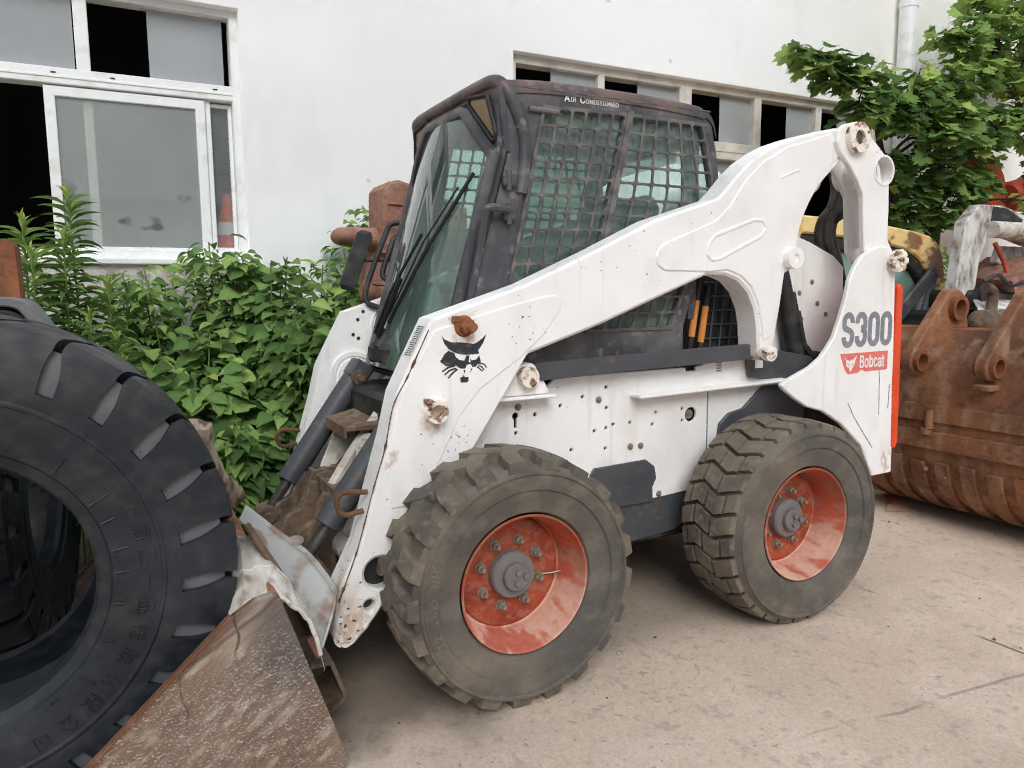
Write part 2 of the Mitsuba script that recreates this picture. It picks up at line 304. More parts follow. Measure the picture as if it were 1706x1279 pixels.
def f_ground(p, n, uv):
    a = fbm(p.x * 0.9, p.y * 0.9, 0.0, 4); b = fbm(p.x * 5, p.y * 5, 3.0, 4); g = noise(p.x * 90, p.y * 90, 0.0); h = fbm(p.x * 30, p.y * 30, 1.0, 3)
    c = mix((0.58, 0.46, 0.37), (0.50, 0.39, 0.312), ss(0.25, 0.75, a)); c = mix(c, (0.64, 0.515, 0.425), ss(0.4, 0.8, b) * 0.5)
    c = mix(c, (0.28, 0.225, 0.185), ss(0.60, 0.80, h) * 0.35); c = c * (0.86 + 0.28 * fbm(p.x * 140, p.y * 140, 0.0, 2)); c = mix(c, (0.16, 0.12, 0.095), ss(0.90, 0.96, g) * ss(0.45, 0.65, b) * 0.5)
    wob = fbm(p.x * 4, p.y * 4, 9.0, 3) - 0.5
    j1 = ss(0.010, 0.003, dr.abs(p.x - 1.75 + 0.06 * wob)) * ss(0.2, 0.0, p.y); j2 = ss(0.010, 0.003, dr.abs(p.y + 0.50 + 0.10 * p.x + 0.05 * wob)) * ss(0.5, 0.9, p.x) * 0.5
    c = mix(c, (0.15, 0.12, 0.10), dr.maximum(j1, j2) * ss(0.35, 0.6, noise(p.x * 6, p.y * 6, 0.0)))
    oil_shade = ss(0.62, 0.30, dr.sqrt(dr.square((p.x + 0.25) * 0.9) + dr.square(p.y - 0.50)) + 0.5 * (fbm(p.x * 5 + 2, p.y * 5, 4.0, 4) - 0.5))
    c = mix(c, (0.075, 0.058, 0.047), oil_shade * 0.62)  # oil stain mixed with painted shade under the front leg
    under_shade = ss(0.0, 0.35, p.y + 0.2 * (b - 0.5)) * ss(1.9, 1.5, p.y) * ss(-0.6, -0.2, p.x) * ss(2.0, 1.6, p.x)
    c = mix(c, (0.16, 0.125, 0.10), under_shade * 0.6)  # painted shade and grime over the loader footprint
    dirt = ss(0.5, 0.1, dr.abs(p.x + 0.2)) * ss(0.9, 0.2, dr.abs(p.y - 0.4))  # dirt with shade painted in, around the front end
    return mix(c, (0.14, 0.11, 0.09), dirt * ss(0.3, 0.7, b) * 0.4)
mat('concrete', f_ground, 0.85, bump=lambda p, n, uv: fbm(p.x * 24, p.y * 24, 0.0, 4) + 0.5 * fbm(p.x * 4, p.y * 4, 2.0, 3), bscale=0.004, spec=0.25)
mat('soil_dirt', lambda p, n, uv: mix((0.10, 0.075, 0.055), (0.05, 0.04, 0.03), fbm(p.x * 12, p.y * 12, 0.0, 4)), 0.95, bump=lambda p, n, uv: fbm(p.x * 20, p.y * 20, 0.0, 4), bscale=0.02)
def f_wall(p, n, uv):
    a = fbm(p.x * 0.9, p.y, p.z * 0.9, 4); b = fbm(p.x * 6, p.y, p.z * 1.4, 4); w = fbm(p.x * 5 + 3, p.y, p.z * 5, 4); g = fbm(p.x * 30, p.y, p.z * 30, 3)
    c = mix((0.86, 0.86, 0.865), (0.80, 0.795, 0.79), ss(0.35, 0.7, a)); c = mix(c, (0.70, 0.69, 0.67), ss(0.52, 0.78, b) * 0.22)
    c = mix(c, (0.34, 0.33, 0.31), ss(0.83, 0.87, fbm(p.x * 9 + 1, p.y, p.z * 9, 2)) * 0.4)
    c = mix(c, (0.74, 0.70, 0.62), ss(3.2, 5.2, p.x) * 0.5)
    low = ss(1.50, 1.44, p.z + 0.06 * (w - 0.5))
    v2 = fbm(p.x * 26, p.y, p.z * 7, 4)
    old = mix((0.60, 0.56, 0.51), (0.36, 0.335, 0.31), ss(0.35, 0.7, v2)); old = mix(old, (0.72, 0.70, 0.66), ss(0.42, 0.7, g) * 0.6); old = mix(old, (0.22, 0.20, 0.185), ss(0.62, 0.75, fbm(p.x * 60, p.y, p.z * 60, 3)) * 0.5)
    return mix(c, old, low * ss(-0.1, -0.25, p.x))
mat('plaster', f_wall, 0.9, bump=lambda p, n, uv: fbm(p.x * 9, p.y * 9, p.z * 9, 4) + 0.3 * fbm(p.x * 40, p.y * 40, p.z * 40, 3), bscale=0.006, spec=0.2)
mat('room_grey', (0.05, 0.05, 0.05), 0.9)
mat('white_plastic', lambda p, n, uv: mix((0.78, 0.78, 0.78), (0.62, 0.58, 0.54), ss(0.5, 0.8, fbm(p.x * 12, p.y * 12, p.z * 12, 3)) * 0.6), 0.4)
mat('cream_frame', lambda p, n, uv: mix((0.62, 0.58, 0.53), (0.48, 0.43, 0.38), ss(0.4, 0.8, fbm(p.x * 9, p.y * 9, p.z * 9, 3))), 0.5)
def glass(name, tint, dust_sheen, w):
    scene[name] = {'type': 'blendbsdf', 'weight': w if not callable(w) else mikit.proc(w),
                   'a': {'type': 'thindielectric', 'specular_transmittance': {'type': 'rgb', 'value': list(tint)}},
                   'b': {'type': 'twosided', 'bsdf': {'type': 'diffuse', 'reflectance': {'type': 'rgb', 'value': list(dust_sheen)}}}}
glass('window_glass', (0.84, 0.90, 0.87), (0.62, 0.66, 0.64), lambda p, n, uv: 0.31 + 0.14 * fbm(p.x * 3, p.y, p.z * 2, 3) - 0.25 * ss(0.66, 0.74, fbm(p.x * 7, p.y, p.z * 7 + 3, 3)) * ss(1.95, 1.8, p.z))
glass('clear_glass', (0.88, 0.92, 0.90), (0.50, 0.52, 0.52), lambda p, n, uv: 0.16 + 0.10 * fbm(p.x * 9, p.y, p.z * 4, 3))
glass('pale_window_glass', (0.84, 0.86, 0.88), (0.50, 0.52, 0.54), lambda p, n, uv: 0.58 + 0.16 * fbm(p.x * 3, p.y, p.z * 3, 3))
glass('cab_glass', (0.64, 0.84, 0.77), (0.38, 0.50, 0.46), lambda p, n, uv: 0.10 + 0.14 * ss(0.4, 0.8, fbm(p.x * 8, p.y * 8, p.z * 3, 3)))
glass('side_glass', (0.66, 0.88, 0.80), (0.50, 0.64, 0.58), lambda p, n, uv: 0.19 + 0.18 * ss(0.4, 0.8, fbm(p.x * 8, p.y * 8, p.z * 3, 3)))  # sky reflection painted into the pale diffuse film, beside some dust
mat('amber_lens', lambda p, n, uv: mix(S(150, 128, 92), S(122, 100, 70), fbm(p.x * 30, p.y * 30, p.z * 30, 3)), 0.35)
mat('decal_black', lambda p, n, uv: mix(S(40, 42, 50), S(92, 92, 98), ss(0.55, 0.75, fbm(p.x * 60, p.y, p.z * 90, 3)) * 0.6), 0.5)
mat('decal_grey', lambda p, n, uv: mix(S(106, 106, 114), S(140, 140, 148), fbm(p.x * 50, p.y, p.z * 50, 3)), 0.5)
mat('decal_red', lambda p, n, uv: mix(S(204, 90, 82), S(222, 130, 120), fbm(p.x * 40, p.y, p.z * 40, 3)), 0.5)
mat('decal_white', (0.74, 0.72, 0.70), 0.5)
mat('orange_red', lambda p, n, uv: mix(S(226, 76, 34), S(200, 62, 30), fbm(p.x * 10, p.y * 10, p.z * 10, 3)), 0.45)
mat('machine_red', lambda p, n, uv: mix(S(176, 68, 40), S(132, 52, 34), fbm(p.x * 7, p.y * 7, p.z * 7, 4)), 0.6)
def f_yellow(p, n, uv):
    a = fbm(p.x * 6, p.y * 6, p.z * 6, 4); b = fbm(p.x * 16, p.y * 16, p.z * 16, 3)
    c = mix(S(228, 200, 142), S(218, 184, 118), a); d = dr.minimum(dr.sqrt(dr.square(p.x - 3.95) * 2 + dr.square(p.z - 1.65) * 6) / 0.20, dr.sqrt(dr.square(p.x - 4.24) + dr.square(p.z - 1.50)) / 0.20)
    c = mix(c, S(196, 140, 76), ss(0.45, 0.65, fbm(p.x * 9, p.y * 9, p.z * 5, 4)) * 0.7)
    return mix(c, S(112, 70, 48), dr.maximum(ss(0.56, 0.66, b * 0.5 + a * 0.5), ss(0.95, 0.55, d + 1.1 * (fbm(p.x * 30, p.y * 30, p.z * 30, 4) - 0.45)) * 0.85))
mat('yellow_paint', f_yellow, 0.5)
mat('grey_sheet', lambda p, n, uv: mix(mix(S(176, 176, 174), S(146, 146, 144), fbm(p.x * 9, p.y * 9, p.z * 9, 4)), S(120, 84, 62), ss(0.5, 0.68, fbm(p.x * 13 + 2, p.y * 13, p.z * 13, 4)) * 0.7), 0.55)
mat('grimy_white', lambda p, n, uv: mix(mix(S(210, 205, 196), S(172, 162, 150), ss(0.3, 0.75, fbm(p.x * 11, p.y * 11, p.z * 11, 4))), S(104, 88, 76), ss(0.5, 0.8, fbm(p.x * 34, p.y * 12, p.z * 34, 4)) * 0.7), 0.6)
mat('grey_plastic', lambda p, n, uv: mix(S(92, 92, 98), S(128, 124, 124), fbm(p.x * 14, p.y * 40, p.z * 40, 3)), 0.6)
mat('weathered_wood', lambda p, n, uv: mix(S(150, 136, 120), S(84, 70, 58), ss(0.4, 0.65, fbm(p.x * 50, p.y * 14, p.z * 14, 4))), 0.9, bump=lambda p, n, uv: fbm(p.x * 60, p.y * 14, p.z * 20, 4), bscale=0.01)
mat('card_grey', lambda p, n, uv: mix(S(196, 160, 140), S(206, 104, 84), ss(0.90, 1.0, p.y + 0.1 * noise(p.x * 9, p.y * 9, 0.0))), 0.8)
mat('seat_vinyl', lambda p, n, uv: mix(S(60, 62, 64), S(90, 90, 88), fbm(p.x * 14, p.y * 14, p.z * 14, 3)), 0.6)
mat('wiper_black', S(26, 26, 28), 0.5)
mat('orange_stripe', S(204, 130, 62), 0.5)
mat('bark', lambda p, n, uv: mix(S(74, 62, 50), S(48, 40, 34), fbm(p.x * 20, p.y * 20, p.z * 8, 3)), 0.9)
mat('green_stem', S(98, 122, 62), 0.6)
scene['leaf'] = {'type': 'principledthin', 'base_color': {'type': 'mesh_attribute', 'name': 'vertex_color'}, 'roughness': 0.5, 'diff_trans': 0.7, 'spec_trans': 0.0, 'eta': 1.35}

# ---------------------------------------------------------------- ground
def ground_mesh(x0, x1, y0, y1, z): return box(x0, x1, y0, y1, z - 0.3, z)
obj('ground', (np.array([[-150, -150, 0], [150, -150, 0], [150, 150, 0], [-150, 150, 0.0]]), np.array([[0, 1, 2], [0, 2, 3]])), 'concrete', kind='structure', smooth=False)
rs = np.random.RandomState(4)
gx, gy = np.meshgrid(np.linspace(-5, 2.6, 40), np.linspace(1.75, 2.62, 12), indexing='ij')
gz = 0.012 + 0.05 * meshkit.fbm(np.stack([gx * 3, gy * 3, gx * 0], -1)) * np.clip((gy - 1.75) / 0.3, 0, 1)
gz[:, 0] = gz[0, :] = gz[-1, :] = -0.02
obj('soil', grid_mesh(np.stack([gx, gy, gz], -1)), 'soil_dirt', kind='structure')
# small stones and crumbs on the concrete
peb = []
for k in range(240):
    x, y = rs.uniform(-0.7, 3.4), rs.uniform(-1.1, 1.6); r = 0.002 + 0.008 * rs.rand() ** 5
    o = hull(rs.normal(size=(9, 3)) * [1, 1, 0.6]); v = o[0] / np.abs(o[0]).max() * r; v[:, 2] = np.maximum(v[:, 2], -r * 0.5) + r * 0.35
    peb.append((v + [x, y, 0], o[1]))
obj('gravel', cat(*peb), 'soil_dirt', kind='stuff', label='small dark stones and crumbs scattered over the concrete yard', cat='gravel', smooth=False)

st = []
for k in range(80):
    x, y = 0.34 + 0.20 * rs.normal(), -0.06 + 0.10 * rs.normal(); a = rs.uniform(0, 3.14); L = rs.uniform(0.006, 0.035)
    st.append(obox((x, y, 0.003), (x + L * math.cos(a), y + L * math.sin(a), 0.003 + 0.006 * rs.rand()), 0.0013, 0.0010))
mat('straw', S(158, 136, 108), 0.8)
obj('dry_straw', cat(*st), 'straw', kind='stuff', label='thin scatter of dry straw on the concrete beside the front near wheel', cat='straw', smooth=False)

# ---------------------------------------------------------------- building
WY = 2.6
bld = thing('white_building', 'long white plastered building with two rows of sliding windows behind the loader', 'building')
LW, RW = (-2.45, -0.385, 1.512, 2.888), (1.35, 4.95, 1.512, 2.90)
wall = sbox(-7, 0, 10, 5.2)
for a, b, c, d in (LW, RW): wall = wall.difference(sbox(a, c, b, d))
obj('wall', plate(wall, WY, WY + 0.24, 0.004), 'plaster', bld, smooth=False)
obj('room', cat(box(-7, 10, 5.5, 5.6, 0, 5.2), box(-7.1, -7, WY, 5.6, 0, 5.2), box(10, 10.1, WY, 5.6, 0, 5.2), box(-7.1, 10.1, WY + 0.25, 5.6, 5.2, 5.3), box(-7, 10, WY + 0.25, 5.5, 0.01, 0.06)), 'room_grey', bld, smooth=False)
obj('sill', box(LW[0] - 0.03, LW[1] - 0.01, WY - 0.035, WY + 0.06, 1.478, 1.510, 0.005), 'plaster', bld)
def rect_frame(x0, x1, z0, z1, w, y0, y1, bev=0.003, wb=None):
    return plate(sbox(x0, z0, x1, z1).difference(sbox(x0 + w, z0 + (wb or w), x1 - w, z1 - w)), y0, y1, bev)
def pane(x0, x1, z0, z1, y, m, parent):
    return obj('pane', flat(sbox(x0, z0, x1, z1), y), m, parent, smooth=False)
w = part('window', bld, 'large white window at left with its lower sash slid half open')
x0, x1, z0, z1 = LW
fy = WY + 0.06
obj('frame', cat(plate(sbox(x0, z0, x1, z1).difference(sbox(x0 + 0.045, z0 + 0.05, x1 - 0.045, 2.40)).difference(sbox(x0 + 0.045, 2.482, x1 - 0.045, z1 - 0.035)), fy, fy + 0.10, 0.004),
                 box(x0 + 0.05, x1 - 0.045, fy - 0.006, fy + 0.01, 2.432, 2.440), box(-1.193, -1.128, fy + 0.008, fy + 0.098, 2.4825, z1 - 0.036, 0.003),
                 box(-0.575, -0.548, fy + 0.03, fy + 0.098, z0 + 0.051, 2.3985, 0.003)), 'white_plastic', w)
for px_, pz_ in ((-1.30, 2.456), (-1.03, 2.456), (-0.52, 2.456)): obj('drain_slot', box(px_ - 0.012, px_ + 0.012, fy - 0.004, fy + 0.004, pz_ - 0.003, pz_ + 0.003), 'dull_black', w)
obj('sash', rect_frame(-1.352, -0.578, 1.545, 2.392, 0.05, fy + 0.012, fy + 0.045, wb=0.03), 'white_plastic', w)
obj('sash', rect_frame(-0.565, -0.432, 1.563, 2.388, 0.020, fy + 0.05, fy + 0.085), 'white_plastic', w)
obj('rear_stile', box(-1.178, -1.132, fy + 0.06, fy + 0.09, 1.564, 2.395, 0.003), 'cream_frame', w)
pane(-1.305, -0.625, 1.573, 2.345, fy + 0.028, 'window_glass', w)
pane(-0.547, -0.45, 1.58, 2.37, fy + 0.066, 'clear_glass', w)
pane(x0 + 0.05, -1.20, 2.484, z1 - 0.04, fy + 0.04, 'pale_window_glass', w)
pane(-0.845, -0.462, 2.484, z1 - 0.036, fy + 0.06, 'pale_window_glass', w)
w = part('window', bld, 'wide window strip behind the loader cab with cream frames')
x0, x1, z0, z1 = RW
hole = unary_union([sbox(a, 2.478, b, z1 - 0.055) for a, b in ((x0 + 0.05, 2.068), (2.125, 2.815), (2.935, 3.588), (3.667, 4.30), (4.37, x1 - 0.05))] + [sbox(a, z0 + 0.05, b, 2.345) for a, b in ((x0 + 0.05, 2.80), (2.95, x1 - 0.05))])
obj('frame', cat(plate(sbox(x0, z0, x1, z1).difference(hole), fy, fy + 0.10, 0.004), box(x0 + 0.03, x1 - 0.03, fy - 0.008, fy + 0.01, 2.405, 2.415), box(2.868, 2.878, fy - 0.006, fy + 0.01, z0, z1)), 'cream_frame', w)
for a, b in ((1.70, 2.07), (2.45, 2.82), (3.26, 3.59), (4.0, 4.31), (4.62, 4.9)): pane(a, b, 2.479, z1 - 0.056, fy + 0.05, 'pale_window_glass', w)
for a, b in ((1.45, 2.1), (2.2, 2.80), (2.95, 4.1)): pane(a, b, z0 + 0.051, 2.3445, fy + 0.05, 'window_glass', w)
obj('downpipe', cat(cyl((5.23, WY - 0.09, 0.05), (5.23, WY - 0.09, 5.2), 0.075, n=24), *[cyl((5.23, WY - 0.09, z), (5.23, WY - 0.09, z + 0.05), 0.082, n=24) for z in (1.2, 3.75)]), 'white_plastic', bld)
opp = thing('opposite_shed', 'long grey shed with rooftop railing across the yard, reflected in the windows', 'shed')
obj('wall', box(-30, 26, -19.0, -18.6, 0, 3.9), 'cream_frame', opp); obj('roof_edge', box(-30.2, 26.2, -19.1, -18.3, 3.9, 4.15), 'room_grey', opp)
for k in range(5): obj('door', box(-24 + 10 * k, -20 + 10 * k, -18.6, -18.55, 0, 3.0), 'dull_black', opp)
obj('railing', cat(*[cyl((x, -18.6, 4.15), (x, -18.6, 5.1), 0.03, n=6) for x in np.arange(-29, 26, 1.5)], *[cyl((-29, -18.6, z), (26, -18.6, z), 0.025, n=6) for z in (4.6, 5.1)]), 'dull_black', opp)
cone = thing('traffic_cone', 'red traffic cone standing inside behind the narrow right pane of the left window', 'cone')
obj('body', lathe([(0.115, 0), (0.095, 0.02), (0.028, 0.38), (1e-4, 0.385)], (-0.45, 2.92, 1.53), (0, 0, 1), 28), 'orange_red', cone)
obj('band', lathe([(0.076, 0.135), (0.072, 0.17), (0.0645, 0.21)], (-0.45, 2.92, 1.532), (0, 0, 1), 28), 'decal_white', cone)
obj('indoor_shelf', box(-0.9, -0.3, 2.83, 3.3, 1.49, 1.528, 0.003), 'room_grey', bld)

TR = {
 'arm': [(-0.207,1.235),(0.138,1.343),(0.409,1.456),(0.68,1.577),(0.979,1.667),(1.014,1.696),(1.083,1.766),(1.147,1.82),(1.223,1.865),(1.3,1.901),(1.396,1.932),(1.503,1.961),(1.616,1.985),(1.712,1.996),(1.753,1.95),(1.727,1.894),(1.673,1.86),(1.588,1.793),(1.53,1.74),(1.484,1.672),(1.452,1.613),(1.434,1.563),(1.424,1.497),(1.42,1.445),(1.401,1.403),(1.357,1.384),(1.336,1.244),(1.306,1.094),(1.292,1.04),(1.255,1.026),(1.22,1.045),(1.208,1.173),(1.192,1.241),(1.153,1.309),(1.099,1.354),(1.032,1.375),(0.94,1.378),(0.444,1.199),(0.148,1.107),(0.103,1.076),(-0.033,0.983),(-0.1,0.91),(-0.15,0.808),(-0.185,0.736),(-0.283,0.579),(-0.381,0.334),(-0.449,0.248),(-0.494,0.208),(-0.551,0.222),(-0.559,0.253),(-0.533,0.401),(-0.465,0.531),(-0.404,0.735),(-0.363,0.868),(-0.33,1.002),(-0.284,1.091)],
 'armplate': [(-0.202,1.202),(0.03,1.266),(0.191,1.304),(0.251,1.31),(0.278,1.293),(0.278,1.256),(0.203,1.165),(0.124,1.098),(-0.04,0.994),(-0.111,0.915),(-0.162,0.814),(-0.261,0.635),(-0.362,0.63),(-0.379,0.75),(-0.351,0.866),(-0.318,1.002),(-0.27,1.09)],
 'armplate2': [(0.723,1.388),(0.689,1.408),(0.677,1.44),(0.693,1.476),(0.726,1.496),(0.963,1.583),(1.029,1.636),(1.112,1.743),(1.205,1.822),(1.334,1.887),(1.592,1.964),(1.628,1.92),(1.653,1.878),(1.562,1.803),(1.508,1.747),(1.463,1.679),(1.424,1.611),(1.403,1.555),(1.389,1.494),(1.325,1.408),(1.297,1.274),(1.281,1.127),(1.238,1.104),(1.22,1.19),(1.204,1.256),(1.162,1.326),(1.102,1.371),(1.032,1.392),(0.946,1.384)],
 'slot': [(0.965,1.526),(1.167,1.593),(1.216,1.59),(1.233,1.562),(1.205,1.53),(0.99,1.438),(0.95,1.433),(0.928,1.453),(0.936,1.498)],
 'tail': [(1.298,0.927),(1.325,0.945),(1.466,0.994),(1.529,1.032),(1.57,1.076),(1.601,1.113),(1.633,1.188),(1.665,1.274),(1.682,1.353),(1.709,1.404),(1.74,1.445),(1.77,1.466),(1.845,1.495),(1.908,1.501),(1.972,1.471),(1.984,1.332),(2.001,0.979),(2.023,0.612),(2.026,0.476),(1.926,0.474),(1.893,0.473),(1.809,0.623),(1.668,0.736),(1.551,0.799),(1.454,0.825),(1.385,0.863),(1.316,0.908)],
 'rlink': [(1.716,2.016),(1.751,2.002),(1.886,1.907),(1.92,1.874),(1.937,1.819),(1.945,1.673),(1.949,1.53),(2.003,1.465),(1.984,1.404),(1.927,1.398),(1.845,1.424),(1.798,1.477),(1.787,1.567),(1.772,1.718),(1.733,1.776),(1.676,1.837),(1.625,1.879),(1.597,1.921),(1.604,1.97),(1.646,2.0)],
 'rlink2': [(1.913,2.065),(1.95,2.05),(2.095,1.948),(2.132,1.912),(2.149,1.854),(2.158,1.697),(2.162,1.544),(2.171,1.432),(2.117,1.403),(1.973,1.347),(1.872,1.32),(1.873,1.483),(1.864,1.618),(1.873,1.725),(1.859,1.804),(1.805,1.9),(1.794,2.015),(1.838,2.047)],
 'bar': [(0.202,1.067),(0.474,1.075),(1.225,1.094),(1.263,1.092),(1.265,1.035),(1.228,1.031),(0.475,1.013),(0.221,1.004)],
 'bracket': [(-0.012,0.973),(0.058,1.032),(0.124,1.058),(0.171,1.066),(0.2,1.052),(0.254,0.975),(0.237,0.968)],
 'side': [(-0.054,0.897),(0.023,0.961),(0.272,0.959),(0.31,0.992),(0.903,0.979),(0.907,0.954),(0.973,0.95),(0.972,0.98),(1.013,0.98),(1.146,1.025),(1.268,1.027),(1.281,0.954),(1.317,0.936),(1.486,0.936),(1.574,0.896),(1.602,0.73),(1.318,0.488),(0.922,0.472),(0.791,0.478),(0.527,0.498),(0.156,0.523),(-0.14,0.523),(-0.17,0.677)],
 'door': [(0.467,0.621),(0.486,0.637),(0.528,0.644),(0.748,0.636),(0.803,0.58),(0.798,0.518),(0.787,0.482),(0.523,0.471),(0.454,0.481)],
 'belly': [(0.512,0.502),(0.945,0.493),(0.948,0.371),(0.903,0.352),(0.658,0.36),(0.513,0.368)],
 'shield': [(1.131,0.77),(1.177,0.802),(1.262,0.811),(1.354,0.877),(1.511,0.877),(1.65,0.752),(1.662,0.555),(1.136,0.614)],
 'inner': [(1.688,1.568),(1.562,1.429),(1.628,0.881),(1.708,0.848),(1.988,0.975),(2.1,1.204),(2.127,1.435),(1.954,1.475),(1.887,1.496),(1.787,1.536)],
 'flange': [(0.648,0.928),(1.451,0.905)],
 'darkpan': [(1.252,1.046),(1.456,1.05),(1.653,1.001),(1.556,0.92),(1.326,0.934),(1.273,0.948),(1.254,0.99)],
 'cab': [(0.137,2.041),(0.391,2.053),(0.725,2.054),(0.969,2.038),(1.025,2.025),(1.06,1.998),(1.103,1.841),(1.121,1.689),(1.133,1.349),(1.221,1.324),(1.23,1.083),(0.95,1.033),(0.348,0.992),(0.271,1.067),(0.172,1.137),(0.113,1.32),(0.146,1.466),(0.185,1.605),(0.208,1.736),(0.213,1.837),(0.188,1.919)],
 'g1': [(0.289,1.968),(0.653,1.977),(0.532,1.484),(0.12,1.343)],
 'g2': [(0.673,1.977),(1.017,1.974),(1.102,1.677),(0.543,1.48)],
 'g3': [(0.872,1.29),(0.862,1.18),(0.535,1.18),(0.562,1.191)],
 'cabline': [(0.304,1.978),(0.653,1.984)],
 'holes': [(0.551,0.951),(0.444,0.922),(0.346,0.895),(0.238,0.872),(0.166,0.905),(0.238,0.87),(0.512,0.903),(0.554,0.871),(0.666,0.803),(0.793,0.833),(0.776,0.786),(0.586,0.803),(0.552,0.792),(0.499,0.785),(0.158,0.809),(0.394,0.722),(0.55,0.712),(0.864,0.905),(1.074,0.906),(0.928,0.837),(0.93,0.789)],
 'bolts': [(0.166,0.905),(0.515,0.905),(0.667,0.707),(0.717,0.706),(0.812,0.497)],
 'bighole': [(0.973,0.81)],
 'keyhole': [(0.156,0.864)],
 'piv': [(-0.097,1.208),(-0.21,0.939),(1.374,1.445),(1.246,1.059),(1.704,1.946),(1.899,1.827)],
 'piv2': [(1.958,1.438)],
 'piv3': [(0.164,1.022)],
 'hook': [(-0.439,0.69),(-0.505,0.703),(-0.524,0.683),(-0.527,0.654),(-0.507,0.636),(-0.464,0.639)],
 'cat_head': [(-0.176,1.179),(-0.166,1.167),(-0.145,1.158),(-0.115,1.157),(-0.09,1.154),(-0.064,1.149),(-0.049,1.156),(-0.033,1.166),(-0.018,1.181),(-0.029,1.154),(-0.043,1.134),(-0.049,1.129),(-0.045,1.117),(-0.071,1.116),(-0.09,1.115),(-0.112,1.118),(-0.135,1.125),(-0.154,1.137),(-0.168,1.155)],
 'cat_l': [(-0.154,1.131),(-0.135,1.123),(-0.129,1.109),(-0.116,1.099),(-0.099,1.096),(-0.091,1.113),(-0.08,1.112),(-0.084,1.093),(-0.074,1.085),(-0.091,1.082),(-0.096,1.07),(-0.113,1.071),(-0.129,1.082),(-0.163,1.081),(-0.18,1.094),(-0.184,1.096),(-0.169,1.119)],
 'cat_r': [(-0.078,1.102),(-0.074,1.096),(-0.056,1.097),(-0.045,1.111),(-0.039,1.087),(-0.05,1.085),(-0.059,1.074),(-0.07,1.074),(-0.076,1.085)],
 'cat_chin': [(-0.115,1.042),(-0.105,1.043),(-0.102,1.051),(-0.098,1.042),(-0.085,1.042),(-0.085,1.028),(-0.094,1.024),(-0.113,1.026)],
 'cat_nose1': [(-0.102,1.064),(-0.096,1.066),(-0.098,1.054)],
 'cat_nose2': [(-0.074,1.069),(-0.07,1.068),(-0.079,1.055)],
 'whisk': [(-0.176,1.065),(-0.155,1.077),(-0.134,1.08),(-0.168,1.054),(-0.151,1.067),(-0.13,1.072),(-0.155,1.044),(-0.14,1.059),(-0.125,1.068),(-0.048,1.083),(-0.03,1.082),(-0.019,1.07),(-0.048,1.077),(-0.037,1.073),(-0.028,1.062),(-0.052,1.073),(-0.044,1.067),(-0.035,1.059)],
 's300': [(1.645,1.065),(1.977,1.067),(1.643,1.214),(1.969,1.215)],
 'redlabel': [(1.643,1.039),(1.95,1.049),(1.961,0.962),(1.698,0.964)],
 'aircon': [(0.365,2.007),(0.602,2.013),(0.602,1.987),(0.365,1.982)],
 'labelstrip': [(-0.246,1.218),(-0.214,1.208),(-0.282,1.095),(-0.315,1.102)],
 'scr': [(1.899,0.966),(1.907,0.919),(1.916,0.755),(1.708,0.821),(1.764,0.741),(1.882,0.607),(1.979,0.887),(1.976,0.778)],
 'armholes': [(-0.522,0.243),(-0.437,0.326),(-0.4,0.429)],
}
# ---------------------------------------------------------------- skid steer loader (x: nose to tail, y: near side to far side, z: up)
YC = 0.80
LD = thing('skid_steer_loader', 'white skid steer loader with black caged cab and red wheel rims on the concrete', 'skid steer loader')
mir = lambda m: (np.asarray(m[0]) * [1, -1, 1] + [0, 2 * YC, 0], np.asarray(m[1])[:, ::-1])
NY = V3(0, -1, 0)
def xl(pts, f=0.0): return [(x, z) for x, z in pts]
arm_poly = rnd(Polygon(TR['arm']).buffer(0), 0.006)
for (hx, hz), r in zip(TR['armholes'], (0.026, 0.020, 0.052)): arm_poly = arm_poly.difference(Point(hx, hz).buffer(r, quad_segs=6))
rag = np.random.RandomState(2)
arm_mesh = plate(arm_poly, 0.24, 0.352, 0.010)
overlay = rnd(Polygon(TR['armplate']).buffer(0), 0.010).buffer(-0.004)
overlay2 = rnd(Polygon(TR['armplate2']).buffer(0), 0.008).buffer(-0.002)
ring = LineString(TR['slot'] + TR['slot'][:1]).buffer(0.0075)
